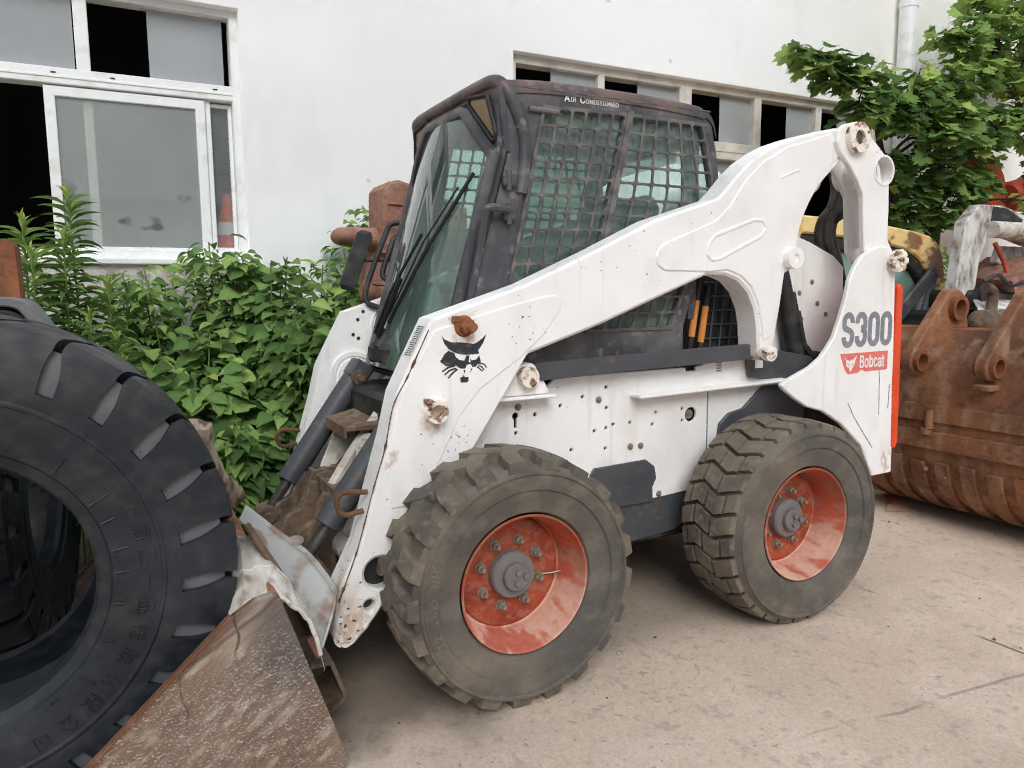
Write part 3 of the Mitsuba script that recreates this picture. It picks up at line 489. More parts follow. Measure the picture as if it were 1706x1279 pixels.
for side in (0, 1):
    M = mir if side else (lambda m: m)
    a = obj('lift_arm', M(arm_mesh), 'white_paint', LD, label='white lift arm on the near side carrying a black cat head emblem' if not side else None)
    obj('reinforcing_plate', M(plate(overlay, 0.2345, 0.2395, 0.004)), 'white_paint', a)
    obj('reinforcing_plate', M(plate(overlay2, 0.2335, 0.2395, 0.005)), 'white_paint', a)
    if side: 
        obj('boss_ring', cat(pipe((-0.18, 1.238, 0.958), (-0.18, 1.252, 0.958), 0.105, 0.085, 36), pipe((-0.18, 1.234, 0.958), (-0.18, 1.252, 0.958), 0.072, 0.04, 30)), 'white_paint', a)
        for hx, hz in ((-0.155, 1.20), (-0.178, 1.135), (-0.155, 1.118), (-0.13, 1.235)): obj('bolt_hole', cyl((hx, 1.2465, hz), (hx, 1.255, hz), 0.008, n=10), 'dull_black', a)
        obj('stamped_arc', tube([(-0.02 + 0.075 * math.cos(t), 1.2475, 1.17 + 0.085 * math.sin(t)) for t in np.linspace(1.4, 4.8, 16)], 0.005, 6), 'white_paint', a); continue
    for (hx, hz), r in zip(TR['armholes'], (0.0255, 0.0195, 0.0515)): obj('hole_shade_plug', cyl((hx, 0.285, hz), (hx, 0.345, hz), r, n=20), 'dull_black', a)  # black plugs added so the holes look shaded inside
    obj('slot_rib', plate(ring, 0.2285, 0.2340, 0.004), 'white_paint', a)
    pv = TR['piv']
    (bx, bz) = pv[0]
    obj('rusty_bolt', cat(cyl((bx, 0.239, bz), (bx, 0.225, bz), 0.036, 0.033, 20, 0.003), cyl((bx + 0.004, 0.226, bz), (bx + 0.004, 0.198, bz), 0.026, n=6, bev=0.003), cyl((bx + 0.004, 0.199, bz), (bx + 0.006, 0.172, bz - 0.002), 0.015, n=12),
                          box(bx - 0.045, bx - 0.012, 0.222, 0.2385, bz + 0.012, bz + 0.034, 0.004)), 'rust_fresh', a, label='rusty pivot bolt above the emblem')
    (bx, bz) = pv[1]
    obj('grease_tube', cat(pipe((bx, 0.24, bz), (bx, 0.192, bz), 0.036, 0.025), box(bx - 0.034, bx - 0.012, 0.196, 0.236, bz + 0.026, bz + 0.042, 0.003), box(bx + 0.014, bx + 0.036, 0.2, 0.236, bz + 0.018, bz + 0.038, 0.003)), 'rusty_paint', a)
    (bx, bz) = pv[2]
    obj('pivot_boss', cat(pipe((bx, 0.24, bz), (bx, 0.202, bz), 0.044, 0.017), cyl((bx, 0.212, bz), (bx, 0.235, bz), 0.02, n=14)), 'white_paint', a)
    (bx, bz) = pv[3]
    obj('pivot_pin', cat(pipe((bx, 0.24, bz), (bx, 0.195, bz), 0.031, 0.016), pipe((bx, 0.222, bz), (bx, 0.19, bz), 0.019, 0.009)), 'rusty_paint', a)
    # painted front strip with the maker's label and rust-bitten seam
    pth = [(x, 0.2375, z) for x, z in TR['arm'][-9:][::-1]][1:8]
    seam = smoothpath([(x - 0.002, 0.2405, z) for x, z in [(-0.216, 1.20), (-0.29, 1.055), (-0.34, 0.965), (-0.372, 0.83), (-0.415, 0.70), (-0.47, 0.52), (-0.535, 0.36)]], 12)
    rsm = np.random.RandomState(11); rad = 0.0012 + 0.0028 * meshkit.fbm(seam * 45)[:, None] ** 2 * (1 + 2 * (rsm.rand(len(seam), 1) > 0.85)); sm = sweep(seam + rsm.normal(size=seam.shape) * [0.0006, 0, 0.0006], circ(1.0, 6)); c0 = np.repeat(seam, 6, 0)
    obj('rust_seam', (c0 + (sm[0] - c0) * np.repeat(rad, 6, 0), sm[1]), 'rust_dark', a)
    obj('weld_bead', tube(smoothpath([(1.30, 0.2335, 1.760), (1.36, 0.2335, 1.785), (1.405, 0.2335, 1.80)], 3), 0.004, 6), 'white_paint', a)
# front edge label: printed lines on the narrow front face of the near arm
(f0x, f0z), (f1x, f1z) = TR['arm'][0], TR['arm'][-1]
d = V3(f1x - f0x, 0, f1z - f0z); d /= np.linalg.norm(d); nrm = V3(d[2], 0, -d[0]); nrm = -nrm if nrm[0] > 0 else nrm
o = V3(f0x, 0, f0z) + nrm * 0.0012
def onface(t0, t1, y0, y1, lift=0.0):
    q = [o + nrm * lift + d * t0 + V3(0, y0, 0), o + nrm * lift + d * t1 + V3(0, y0, 0), o + nrm * lift + d * t1 + V3(0, y1, 0), o + nrm * lift + d * t0 + V3(0, y1, 0)]
    return np.array(q), np.array([[0, 1, 2], [0, 2, 3]])
lab = part('sticker', LD, 'white sticker with rows of tiny black print on the narrow front of the near arm')
obj('backing', onface(0.022, 0.142, 0.262, 0.332), 'decal_white', lab, smooth=False)
rs = np.random.RandomState(8); ln = []
for k in range(15):
    t = 0.030 + k * 0.0072; y = 0.268
    while y < 0.320:
        w_ = rs.uniform(0.004, 0.016); ln.append(onface(t, t + 0.0036, y, min(y + w_, 0.326), 0.0012)); y += w_ + 0.004
obj('print', cat(*ln), 'decal_black', lab, smooth=False)
# the cat head emblem, black film on the arm
em = part('emblem', LD, 'black cat head emblem with ears, eyes and whiskers')
ey = 0.2328
def film(pts, y=ey): return plate(Polygon(pts).buffer(0), y, y + 0.0014)
wh = TR['whisk']; wl = []
for k in range(0, 9, 3): wl.append(plate(LineString(smoothpath([(x, 0, z) for x, z in wh[k:k + 3]], 4)[:, [0, 2]]).buffer(0.0026), ey, ey + 0.0014))
for k in range(9, 18, 3): wl.append(plate(LineString(smoothpath([(x, 0, z) for x, z in wh[k:k + 3]], 4)[:, [0, 2]]).buffer(0.0020), ey, ey + 0.0014))
obj('head', cat(*[film(TR[k]) for k in ('cat_head', 'cat_l', 'cat_r', 'cat_chin', 'cat_nose1', 'cat_nose2')]), 'decal_black', em, smooth=False)
obj('whiskers', cat(*wl), 'decal_black', em, smooth=False)
# cross tube between the arms, seen under the hoses
obj('cross_tube', cyl((1.60, 0.345, 1.80), (1.60, 1.255, 1.80), 0.07, n=24), 'white_paint', LD)
obj('cross_tube', cyl((-0.40, 0.353, 0.40), (-0.40, 1.247, 0.40), 0.05, n=20), 'grimy_white', LD)
# rear links
lk = Polygon(TR['rlink']).buffer(0); (hx, hz) = TR['piv'][5]; (ux, uz) = TR['piv'][4]
lk = rnd(lk, 0.01)
for side in (0, 1):
    M = mir if side else (lambda m: m)
    a = part('rear_link', LD)
    obj('outer_plate', M(plate(lk.difference(Point(hx, hz).buffer(0.055)), 0.212, 0.236, 0.004)), 'white_paint', a)
    obj('inner_plate', M(plate(rnd(Polygon([(x + 0.085, z) for x, z in TR['rlink']]).buffer(-0.012), 0.01), 0.372, 0.392, 0.004)), 'white_paint', a)
    obj('rear_plate', M(plate(Polygon([(1.865, 1.905), (1.905, 1.84), (1.925, 1.74), (1.945, 1.50), (1.925, 1.50), (1.905, 1.74), (1.885, 1.84)]), 0.2365, 0.3715)), 'white_paint', a)
    obj('link_tube', M(pipe((hx, 0.2085, hz), (hx, 0.43, hz), 0.066, 0.057, 32)), 'white_paint', a)
    obj('pivot_boss', M(pipe((ux, 0.2115, uz), (ux, 0.184, uz), 0.062, 0.030, 28)), 'rusty_paint', a); obj('pin', M(cyl((ux, 0.198, uz), (ux, 0.21, uz), 0.032, n=20)), 'grimy_steel', a)
# tail uprights
tail_poly = rnd(Polygon(TR['tail']).buffer(0), 0.008)
for side in (0, 1):
    M = mir if side else (lambda m: m)
    a = obj('tail_panel', M(plate(tail_poly, 0.188, 0.208, 0.005)), 'white_paint', LD, label='white tail panel lettered S300' if not side else None)
    px, pz = TR['piv2'][0]
    st = unary_union([Point(px, pz).buffer(0.040)] + [affinity.rotate(sbox(px - 0.049, pz - 0.013, px + 0.049, pz + 0.013), k * 45, origin=(px, pz)) for k in range(4)])
    obj('pivot_nut', M(cat(plate(st, 0.142, 0.170, 0.006), cyl((px, 0.142, pz), (px, 0.134, pz), 0.024, n=18), cyl((px, 0.169, pz), (px, 0.188, pz), 0.040, n=24), cyl((px, 0.135, pz), (px, 0.129, pz), 0.013, n=10))), 'rusty_paint', a)
    obj('light_guard', M(plate(rnd(Polygon([(1.995, 1.325), (2.012, 1.34), (2.03, 1.325), (2.05, 0.62), (2.035, 0.585), (2.012, 0.60), (1.995, 0.9)]), 0.008), 0.18, 0.42, 0.005)), 'orange_red', a)
obj('rear_door', box(2.0, 2.045, 0.423, 1.177, 0.45, 1.30, 0.02), 'dark_steel', LD)
# lettering on the near tail panel
ty = 0.1865
def stroke(pts, w, y=ty): return plate(LineString(pts).buffer(w, cap_style='flat', join_style='round'), y, y + 0.0013)
def glyph(kind, x, z, w, h, sw):
    a = sw; r = w * 0.42
    L, R, B, Tp = x + a, x + w - a, z + a, z + h - a
    arc = lambda cx, cz, rx, a0, a1: [(cx + rx * math.cos(t), cz + rx * 1.1 * math.sin(t)) for t in np.radians(np.linspace(a0, a1, 9))]
    hw = (R - L) / 2; cx = (L + R) / 2; m = z + h * 0.52
    if kind == '0': return [arc(cx, Tp - hw, hw, 0, 180) + arc(cx, B + hw, hw, 180, 360) + [(R, Tp - hw)]]
    if kind == '3': return [[(L, z + h * 0.68)] + arc(cx, Tp - hw, hw, 180, 0) + [(R, z + h * 0.60), (cx + hw * 0.1, z + h * 0.52)], [(cx + hw * 0.1, z + h * 0.52), (R, z + h * 0.44)] + arc(cx, B + hw, hw, 0, -180) + [(L, z + h * 0.32)]]
    if kind == 'S': return [[(R, z + h * 0.70)] + arc(cx, Tp - hw, hw, 0, 180) + [(L, z + h * 0.60), (L + hw * 0.35, z + h * 0.545), (R - hw * 0.35, z + h * 0.455), (R, z + h * 0.39)] + arc(cx, B + hw, hw, 0, -180) + [(L, z + h * 0.30)]]
(sx0, sz0), (sx1, sz1), (sx2, sz2), _ = TR['s300']
gw = (sx1 - sx0) / 4.0; gs = []
for k, ch in enumerate('S300'):
    for g in glyph(ch, sx0 + k * gw + 0.003, sz0 + 0.002, gw - 0.006, sz2 - sz0, 0.0130): gs.append(stroke(g, 0.0130))
obj('model_lettering', cat(*gs), 'decal_grey', LD, smooth=False, label='grey faded lettering S300 on the tail panel')
rl = part('maker_label', LD, 'torn red label with white cat head and white lettering')
(ax, az), (bx, bz), (cx_, cz_), (dx_, dz_) = TR['redlabel']
RZ0, RZ1, RX0, RX1 = 0.955, 1.042, ax, 1.955
red = Polygon([(RX0, RZ1 - 0.002), (RX1, RZ1), (RX1, RZ0 + 0.004), (RX0 + 0.165, RZ0), (RX0 + 0.145, RZ0 + 0.012), (RX0 + 0.115, RZ0 - 0.003), (RX0 + 0.055, RZ0 - 0.006), (RX0 + 0.035, RZ0 + 0.012), (RX0 + 0.018, RZ0 + 0.045)])
obj('backing', plate(red, ty, ty + 0.0013), 'decal_red', rl, smooth=False)
hd = np.array([(0, 1.0), (0.13, 0.78), (0.3, 0.72), (0.5, 0.70), (0.7, 0.76), (0.98, 1.0), (0.86, 0.66), (0.80, 0.40), (0.62, 0.18), (0.55, 0.02), (0.44, 0.02), (0.38, 0.2), (0.16, 0.36), (0.14, 0.62)])
eyes = [Polygon([(0.24, 0.52), (0.44, 0.40), (0.40, 0.36), (0.28, 0.42)]), Polygon([(0.74, 0.54), (0.58, 0.40), (0.62, 0.36), (0.72, 0.44)])]
hp = Polygon(hd)
for e in eyes: hp = hp.difference(e)
obj('cat_head', plate(affinity.translate(affinity.scale(hp, 0.078, 0.068, origin=(0, 0)), RX0 + 0.028, RZ0 + 0.006), ty - 0.0014, ty - 0.0002), 'decal_white', rl, smooth=False)
obj('lettering', text_at('Bobcat', 0.052, RX0 + 0.122, RZ0 + 0.020, ty - 0.0002, 0.70, True, 0.0012), 'decal_white', rl, smooth=False)
for k, w_ in ((0, 3), (3, 3), (6, 2)):
    obj('scratch', plate(LineString(smoothpath([(x, 0, z) for x, z in TR['scr'][k:k + w_]], 5)[:, [0, 2]]).buffer(0.0014), ty + 0.0002, ty + 0.0014), 'decal_black', LD, smooth=False)
# follower bar, chassis and side plate
obj('follower_bar', plate(rnd(Polygon(TR['bar']), 0.004), 0.285, 0.312, 0.003), 'dark_steel', LD, label='long dark follower bar under the lift arm')
fx, fz = TR['piv3'][0]
obj('front_bracket', cat(plate(rnd(Polygon([(-0.02, 0.955), (0.06, 1.03), (0.13, 1.062), (0.19, 1.068), (0.215, 1.05), (0.265, 0.955)]), 0.008), 0.298, 0.318, 0.004), box(-0.05, 0.285, 0.285, 0.36, 0.940, 0.952, 0.003), plate(Polygon([(-0.05, 0.953), (0.06, 1.03), (0.13, 1.062), (0.19, 1.068), (0.24, 0.98), (0.25, 0.953)]), 0.319, 0.359)), 'white_paint', LD)
obj('bracket_pin', cat(pipe((fx, 0.298, fz), (fx, 0.262, fz), 0.036, 0.028), cyl((fx, 0.268, fz), (fx, 0.297, fz), 0.0275, n=18)), 'rusty_paint', LD)
sp = Polygon([(-0.16, 0.88), (0.0, 0.962), (0.272, 0.962), (0.325, 1.000)] + [(0.94, 1.005), (0.945, 0.99), (0.995, 0.99), (0.997, 1.006), (1.035, 1.01)] + [(1.165, 1.062), (1.262, 1.066), (1.268, 1.0), (1.29, 0.985), (1.43, 0.985), (1.52, 0.95), (1.55, 0.75), (1.30, 0.50), (0.945, 0.49), (0.815, 0.482), (0.55, 0.478), (0.2, 0.46), (-0.15, 0.44), (-0.22, 0.7)]).buffer(0)
for hx_, hz_ in TR['holes']: sp = sp.difference(Point(hx_, hz_).buffer(0.0075, quad_segs=4))
(bhx, bhz), (kx, kz) = TR['bighole'][0], TR['keyhole'][0]
sp = sp.difference(Point(bhx, bhz).buffer(0.030)).difference(unary_union([Point(kx, kz + 0.008).buffer(0.013), sbox(kx - 0.006, kz - 0.035, kx + 0.006, kz)]))
spm = plate(sp, 0.360, 0.372, 0.002)
sd = obj('side_plate', spm, 'white_paint', LD)
obj('side_plate', mir(spm), 'white_paint', LD)
for bx_, bz_ in TR['bolts']: obj('bolt', bolt((bx_, 0.360, bz_), NY, 0.009, 0.008), 'bolt_steel', sd)
obj('hole_fitting', cat(cyl((bhx, 0.41, bhz), (bhx, 0.372, bhz), 0.02, n=14), *[cyl((bhx + dx, 0.395, bhz), (bhx + dx, 0.366, bhz), 0.005, n=8) for dx in (-0.012, 0, 0.012)]), 'bolt_steel', sd)
obj('panel_seam', box(1.058, 1.064, 0.3585, 0.3605, 0.60, 0.905), 'decal_grey', sd)
obj('access_panel', plate(rnd(Polygon([(0.475, 0.615), (0.492, 0.640), (0.74, 0.648), (0.785, 0.615), (0.795, 0.565), (0.775, 0.53), (0.78, 0.47), (0.47, 0.47)]), 0.008), 0.352, 0.3595, 0.003), 'dark_steel', sd)
obj('side_flange', cat(plate(rnd(Polygon([(0.66, 0.905), (0.66, 0.918), (1.46, 0.935), (1.46, 0.922)]), 0.004), 0.285, 0.3595, 0.004)), 'white_paint', sd)
obj('chassis', cat(box(-0.25, 1.95, 0.40, 1.20, 0.36, 0.94, 0.02), box(0.2, 1.3, 0.375, 1.225, 0.30, 0.47, 0.01), box(1.0, 1.95, 0.48, 1.12, 0.93, 1.42, 0.03)), 'dull_black', LD)
obj('belly_pan', plate(Polygon([(0.50, 0.50), (0.96, 0.49), (0.96, 0.36), (0.90, 0.33), (0.50, 0.30)]), 0.366, 0.374, 0.002), 'dark_steel', LD)
obj('axle_housing', cat(*[cyl((x, 0.15, 0.40), (x, 1.45, 0.40), 0.085, n=20) for x in (0.0, 1.256)]), 'dull_black', LD)
sh = plate(rnd(Polygon([(1.10, 0.60), (1.12, 0.76), (1.17, 0.80), (1.25, 0.815), (1.36, 0.90), (1.55, 0.905), (1.62, 0.80), (1.62, 0.6)]), 0.01), 0.345, 0.3585, 0.003)
obj('wheel_shield', sh, 'dark_steel', LD)
obj('front_shield', plate(Polygon([(1.255, 1.055), (1.44, 1.055), (1.70, 1.01), (1.62, 0.95), (1.50, 0.925), (1.275, 0.945), (1.262, 0.99)]), 0.338, 0.352, 0.003), 'dark_steel', LD)
inn = plate(Polygon([(1.50, 0.86), (1.47, 1.30), (1.52, 1.58), (1.60, 1.57), (1.74, 1.53), (1.90, 1.47), (1.97, 1.42), (1.99, 0.9)]), 0.452, 0.47, 0.003)
iu = obj('inner_panel', inn, 'white_paint', LD); obj('inner_panel', mir(inn), 'white_paint', LD)
for bx_, bz_ in ((1.60, 1.38), (1.68, 1.30), (1.70, 1.18), (1.76, 1.35), (1.80, 1.25), (1.86, 1.20)): obj('bolt', bolt((bx_, 0.452, bz_), NY, 0.008, 0.006), 'bolt_steel', iu)
lc = part('lift_cylinder', LD)
obj('barrel', cat(cyl((1.50, 0.40, 1.40), (1.62, 0.395, 0.955), 0.034, 0.047, 24, 0.004), cyl((1.56, 0.405, 1.30), (1.66, 0.405, 0.95), 0.03, 0.034, 16)), 'dull_black', lc)
obj('clevis', obox((1.49, 0.40, 1.45), (1.505, 0.40, 1.37), 0.05, 0.05, 0.006), 'hub_grey', lc)
HS = [(1.96, 1.885), (1.99, 1.87), (2.02, 1.79), (2.00, 1.70), (1.945, 1.64), (1.93, 1.56), (1.98, 1.45), (2.02, 1.32)]
for k, (dx, dy) in enumerate(((0, 0), (0.035, 0.01), (0.015, 0.045), (-0.025, 0.03), (0.05, 0.05))):
    obj('hose', tube(smoothpath([(x + dx * (0.6 + 0.1 * i) - 0.02, 0.50 + dy, z) for i, (x, z) in enumerate(HS)], 5), 0.021, 9), 'dusty_hose', LD)
obj('hose_clamp', cat(*[cyl((a, b_, c_), (a + 0.008, b_, c_ - 0.012), 0.060, n=20) for a, b_, c_ in ((1.955, 0.525, 1.655),)]), 'dull_black', LD)
obj('hose', tube(smoothpath([(1.62, 0.35, 1.06), (1.68, 0.34, 1.00), (1.74, 0.34, 0.98), (1.86, 0.36, 0.90)], 6), 0.014, 8), 'dull_black', LD)
obj('hose', tube(smoothpath([(1.58, 0.37, 1.22), (1.63, 0.36, 1.05), (1.72, 0.36, 1.02), (1.86, 0.38, 0.95)], 6), 0.014, 8), 'dull_black', LD)
obj('warning_sticker', cat(box(1.30, 1.345, 0.3355, 0.3375, 0.985, 1.02)), 'decal_white', LD); obj('warning_sticker', box(1.30, 1.345, 0.335, 0.3372, 1.021, 1.045), 'decal_red', LD)
obj('data_sticker', cat(box(1.10, 1.135, 0.3582, 0.3595, 0.975, 1.035)), 'decal_white', LD)
obj('data_print', cat(*[box(1.104, 1.131, 0.3570, 0.3580, z, z + 0.006) for z in (0.98, 0.991, 1.002, 1.013, 1.024)]), 'decal_grey', LD)

# ---------------------------------------------------------------- wheels
def tyre_carcass(R, cx, cz, yc, hw):
    p = [(0.228, -0.125), (0.236, -0.139), (0.262, -0.146), (0.285, -0.152), (0.307, -0.1525), (0.310, -0.1595), (0.338, -0.161), (0.355, -0.157), (0.359, -0.163), (0.366, -0.163), (0.370, -0.150), (0.384, -0.134), (R - 0.034, -0.118)]
    prof = p + [(R - 0.031, -0.06), (R - 0.030, 0.0)]; prof = prof + [(r, -h) for r, h in prof[::-1][1:]]
    return lathe([(r, h * hw / 0.153) for r, h in prof], (cx, yc, cz), (0, 1, 0), 96)
def lug(stations, R, depth, cx, cz, yc, draft):
    """stations: (y offset, theta a, theta b)"""
    top, bot = [], []
    n = len(stations)
    for i, (y, a, b) in enumerate(stations):
        r = R - 0.55 * y * y; e = draft; ye = y + (-1 if i == 0 else 1 if i == n - 1 else 0) * 0.006
        for lst, rr, aa, bb, yy in ((top, r, a, b, y), (bot, R - depth - 0.006, a - e, b + e, ye)):
            for t in (aa, bb): lst.append((cx - rr * math.cos(t), yc + yy, cz + rr * math.sin(t)))
    v = np.array(top + bot); o_ = 2 * n; f = []
    for i in range(n - 1):
        a, b, c, d_ = 2 * i, 2 * i + 1, 2 * i + 3, 2 * i + 2
        f += [(a, b, c), (a, c, d_), (a, d_, d_ + o_), (a, d_ + o_, a + o_), (b, b + o_, c + o_), (b, c + o_, c)]
    f += [(0, o_, o_ + 1), (0, o_ + 1, 1), (2 * n - 2, 2 * n - 1, 2 * n - 1 + o_), (2 * n - 2, 2 * n - 1 + o_, 2 * n - 2 + o_)]
    return v, np.array(f)
def bar_tread(R, cx, cz, yc):
    N = 21; P = 2 * math.pi / N; ms = []; r_ = np.random.RandomState(5)
    for k in range(N):
        for s in (-1, 1):
            t = (k + (0.5 if s > 0 else 0)) * P + r_.uniform(-0.01, 0.01)
            st = [(-0.146, -0.29, 0.20), (-0.105, -0.27, 0.21), (-0.058, -0.17, 0.30), (-0.030, -0.04, 0.58), (0.010, 0.10, 0.68), (0.034, 0.32, 0.62)]
            st = [(y, t + a * P, t + b * P) for y, a, b in st]
            if s > 0: st = [(-y, a, b) for y, a, b in st][::-1]
            ms.append(lug(st, R + r_.uniform(-0.002, 0.001), 0.038, cx, cz, yc, 0.022))
    return cat(*ms)
def block_tread(R, cx, cz, yc):
    N = 30; P = 2 * math.pi / N; ms = []; r_ = np.random.RandomState(6)
    zig = lambda y: 0.42 * (abs(((y + 0.14) / 0.095) % 2 - 1) - 0.5)
    for k in range(N):
        cuts = [-0.140, -0.082, 0.012, 0.100, 0.140] if k % 2 else [-0.140, -0.030, 0.062, 0.140]
        for a, b in zip(cuts[:-1], cuts[1:]):
            ys = sorted({a + 0.008, b - 0.008} | {q for q in (-0.14 + 0.095 * i for i in range(4)) if a + 0.006 < q < b - 0.006} | {(a + b) / 2})
            g = 0.10
            ms.append(lug([(y, (k + zig(y) + g) * P, (k + 1 + zig(y) - g) * P) for y in ys], R + r_.uniform(-0.002, 0.002), 0.027, cx, cz, yc, 0.002))
    return cat(*ms)
def arc_text(s, h, r, t0, cx, cz, y):
    """Raised letters along a circle, tops outward, reading clockwise seen from the near side; t0 in degrees from the -x axis."""
    out = []; t = t0
    for ch in s:
        if ch == ' ': t += 4.5; continue
        m = meshkit.text_mesh(ch, h, 0.004, True); v = np.array(m.vertices); w_ = v[:, 0].max()
        a = math.radians(t) + (w_ / 2) / r
        v = v - [w_ / 2, 0, 0]
        rad = V3(-math.cos(a), 0, math.sin(a)); tan = V3(math.sin(a), 0, math.cos(a))
        out.append((V3(cx, y, cz) + (v[:, :1] * tan) + (v[:, 1:2] + r) * rad - v[:, 2:3] * V3(0, 1, 0), np.array(m.faces)))
        t += math.degrees((w_ + h * 0.22) / r)
    return out
def wheel(cx, kind, far, label):
    M = mir if far else (lambda m: m)
    w = part('wheel', LD, label); cz, yc, R = 0.40, 0.1325, 0.412
    ty_ = obj('tyre', M(tyre_carcass(R if kind == 'bar' else R + 0.006, cx, cz, yc, 0.153)), 'sidewall_rubber', w)
    obj('tread', M(bar_tread(R + 0.003, cx, cz, yc) if kind == 'bar' else block_tread(R, cx, cz, yc)), 'tread_rubber', w, smooth=False)
    obj('rim', M(cat(lathe([(0.2235, 0.004), (0.2265, -0.003), (0.224, -0.008), (0.2195, -0.006), (0.2165, 0.006), (0.2135, 0.03), (0.206, 0.05), (0.199, 0.085), (0.196, 0.13), (0.180, 0.136), (0.178, 0.15), (0.226, 0.15)], (cx, 0, cz), (0, 1, 0), 72))), 'rim_dusty', w)
    obj('disc', M(cat(lathe([(0.193, 0.137), (0.183, 0.126), (0.170, 0.122), (0.06, 0.122)], (cx, 0, cz), (0, 1, 0), 56))), 'rim_paint', w)
    h = obj('hub', M(cat(lathe([(0.078, 0.124), (0.078, 0.09), (0.073, 0.082), (0.046, 0.079), (0.046, 0.062), (0.042, 0.057), (1e-4, 0.057)], (cx, 0, cz), (0, 1, 0), 40), *[cyl((cx + 0.02 * math.cos(t) + 0.008, 0.058, cz + 0.02 * math.sin(t)), (cx + 0.02 * math.cos(t) + 0.008, 0.046, cz + 0.02 * math.sin(t)), 0.011, n=6) for t in (0.2, 2.0, 4.1)])), 'hub_grey', w)
    for k in range(8):
        t = 2 * math.pi * (k + 0.62) / 8; q = V3(cx + 0.112 * math.cos(t), 0.122, cz + 0.112 * math.sin(t))
        obj('wheel_nut', M(cat(cyl(q, q + NY * 0.006, 0.019, n=14), cyl(q + NY * 0.006, q + NY * 0.022, 0.0145, n=6, bev=0.002), cyl(q + NY * 0.02, q + NY * 0.036, 0.0075, n=10))), 'bolt_steel', w)
    if not far and kind == 'bar':
        obj('valve_stem', tube([(0.115, 0.124, 0.37), (0.150, 0.108, 0.372), (0.186, 0.10, 0.376)], 0.0035, 7), 'chrome', w)
        for g in arc_text('12 16.5 NHS', 0.024, 0.318, -24, cx, cz, yc - 0.1590): obj('sidewall_letter', g, 'tread_rubber', w, smooth=False)
wheel(0.0, 'bar', 0, 'front near wheel with chunky worn bar tread')
wheel(1.256, 'block', 0, 'rear near wheel with fine zigzag block tread')
wheel(0.0, 'bar', 1, None)
wheel(1.256, 'block', 1, None)
# ---------------------------------------------------------------- cab
CB = part('cab', LD, 'black wire caged cab with a rust brown roof')
edge_f = [(0.137, 2.041), (0.188, 1.919), (0.213, 1.837), (0.208, 1.736), (0.185, 1.605), (0.146, 1.466), (0.113, 1.32), (0.085, 1.2), (0.06, 1.0)]
edge_f = [tuple(q) for q in smoothpath([(a, 0, b) for a, b in edge_f], 4)[:, [0, 2]]]
xs_at = lambda z: float(np.interp(z, [q[1] for q in edge_f[::-1]], [q[0] for q in edge_f[::-1]]))
cab_poly = Polygon(edge_f + [(0.92, 0.985), (0.945, 1.18), (1.121, 1.689), (1.103, 1.841), (1.062, 1.995), (1.025, 2.027), (0.969, 2.040), (0.725, 2.052), (0.391, 2.053)]).buffer(0)
def lattice(xl_, xr_, ztop, zbot, ncol, pitch, slope=0.0):
    """Holes of a punched guard between two straight leaning edges."""
    hs = []; n = int(round((ztop - zbot) / pitch)); dz = (ztop - zbot) / n
    P = lambda i, j: ((1 - i / ncol) * xl_(ztop - j * dz) + (i / ncol) * xr_(ztop - j * dz), ztop - j * dz + slope * i / ncol)
    for i in range(ncol):
        for j in range(n):
            q = Polygon([P(i, j), P(i + 1, j), P(i + 1, j + 1), P(i, j + 1)])
            hs.append(q.buffer(-0.0130, join_style='mitre').buffer(0.0085, quad_segs=2))
    reg = Polygon([P(0, 0), P(ncol, 0)] + [P(ncol, n * t) for t in np.linspace(0, 1, 10)] + [P(0, n)])
    return reg, unary_union(hs)
L1 = lambda z: float(np.interp(z, [1.17, 1.35, 1.968], [0.108, 0.147, 0.292])); R1 = lambda z: float(np.interp(z, [1.17, 1.484, 1.977], [0.458, 0.530, 0.648]))
L2 = lambda z: R1(z) + 0.026; R2 = lambda z: float(np.interp(z, [1.17, 1.66, 1.72, 1.974], [0.872, 1.078, 1.078, 1.013]))
g1, h1 = lattice(L1, R1, 1.962, 1.17, 6, 0.062, 0.008)
g2, h2 = lattice(L2, R2, 1.968, 1.17, 6, 0.062, 0.0)
opening = unary_union([g1.buffer(-0.006), g2.buffer(-0.006)])
side_mesh = plate(cab_poly.difference(opening), 0.380, 0.402, 0.004)
gr = [plate(g.buffer(0.009).difference(h), 0.3725, 0.3795, 0.0012) for g, h in ((g1, h1), (g2, h2))]
for side in (0, 1):
    M = mir if side else (lambda m: m)
    a = obj('side_panel', M(side_mesh), 'cab_paint', CB)
    for g in gr: obj('guard_grille', M(g), 'grille_paint', a, smooth=False)
    obj('side_pane', M(flat(opening.buffer(0.004), 0.4045)), 'side_glass', a, smooth=False)
    obj('centre_post', M(obox((0.662, 0.372, 1.985), (0.468, 0.372, 1.16), 0.024, 0.018, 0.003, side=(1, 0, 0))), 'grille_paint', a)
# roof: an arched cap with rolled edges
ry = np.concatenate([[0.3745, 0.3735, 0.377, 0.388, 0.405], np.linspace(0.44, 1.16, 9), [1.195, 1.212, 1.223, 1.2265, 1.2255]])
rz = np.concatenate([[-0.034, -0.022, -0.010, 0.0, 0.004], 0.006 + 0.010 * (1 - ((np.linspace(0.44, 1.16, 9) - 0.8) / 0.4) ** 2), [0.004, 0.0, -0.010, -0.022, -0.034]])
top = [(0.130, 2.040), (0.25, 2.052), (0.391, 2.056), (0.725, 2.055), (0.969, 2.043), (1.030, 2.030), (1.068, 2.000), (1.085, 1.95)]
rx = smoothpath([(a, 0, b) for a, b in top], 4)
obj('roof', sheet(np.array([[(x, y, z + dz * (1 if x < 1.03 else 0.6)) for y, dz in zip(ry, rz)] for x, _, z in rx]), 0.012, (0, 0, -1)), 'cab_paint', CB)
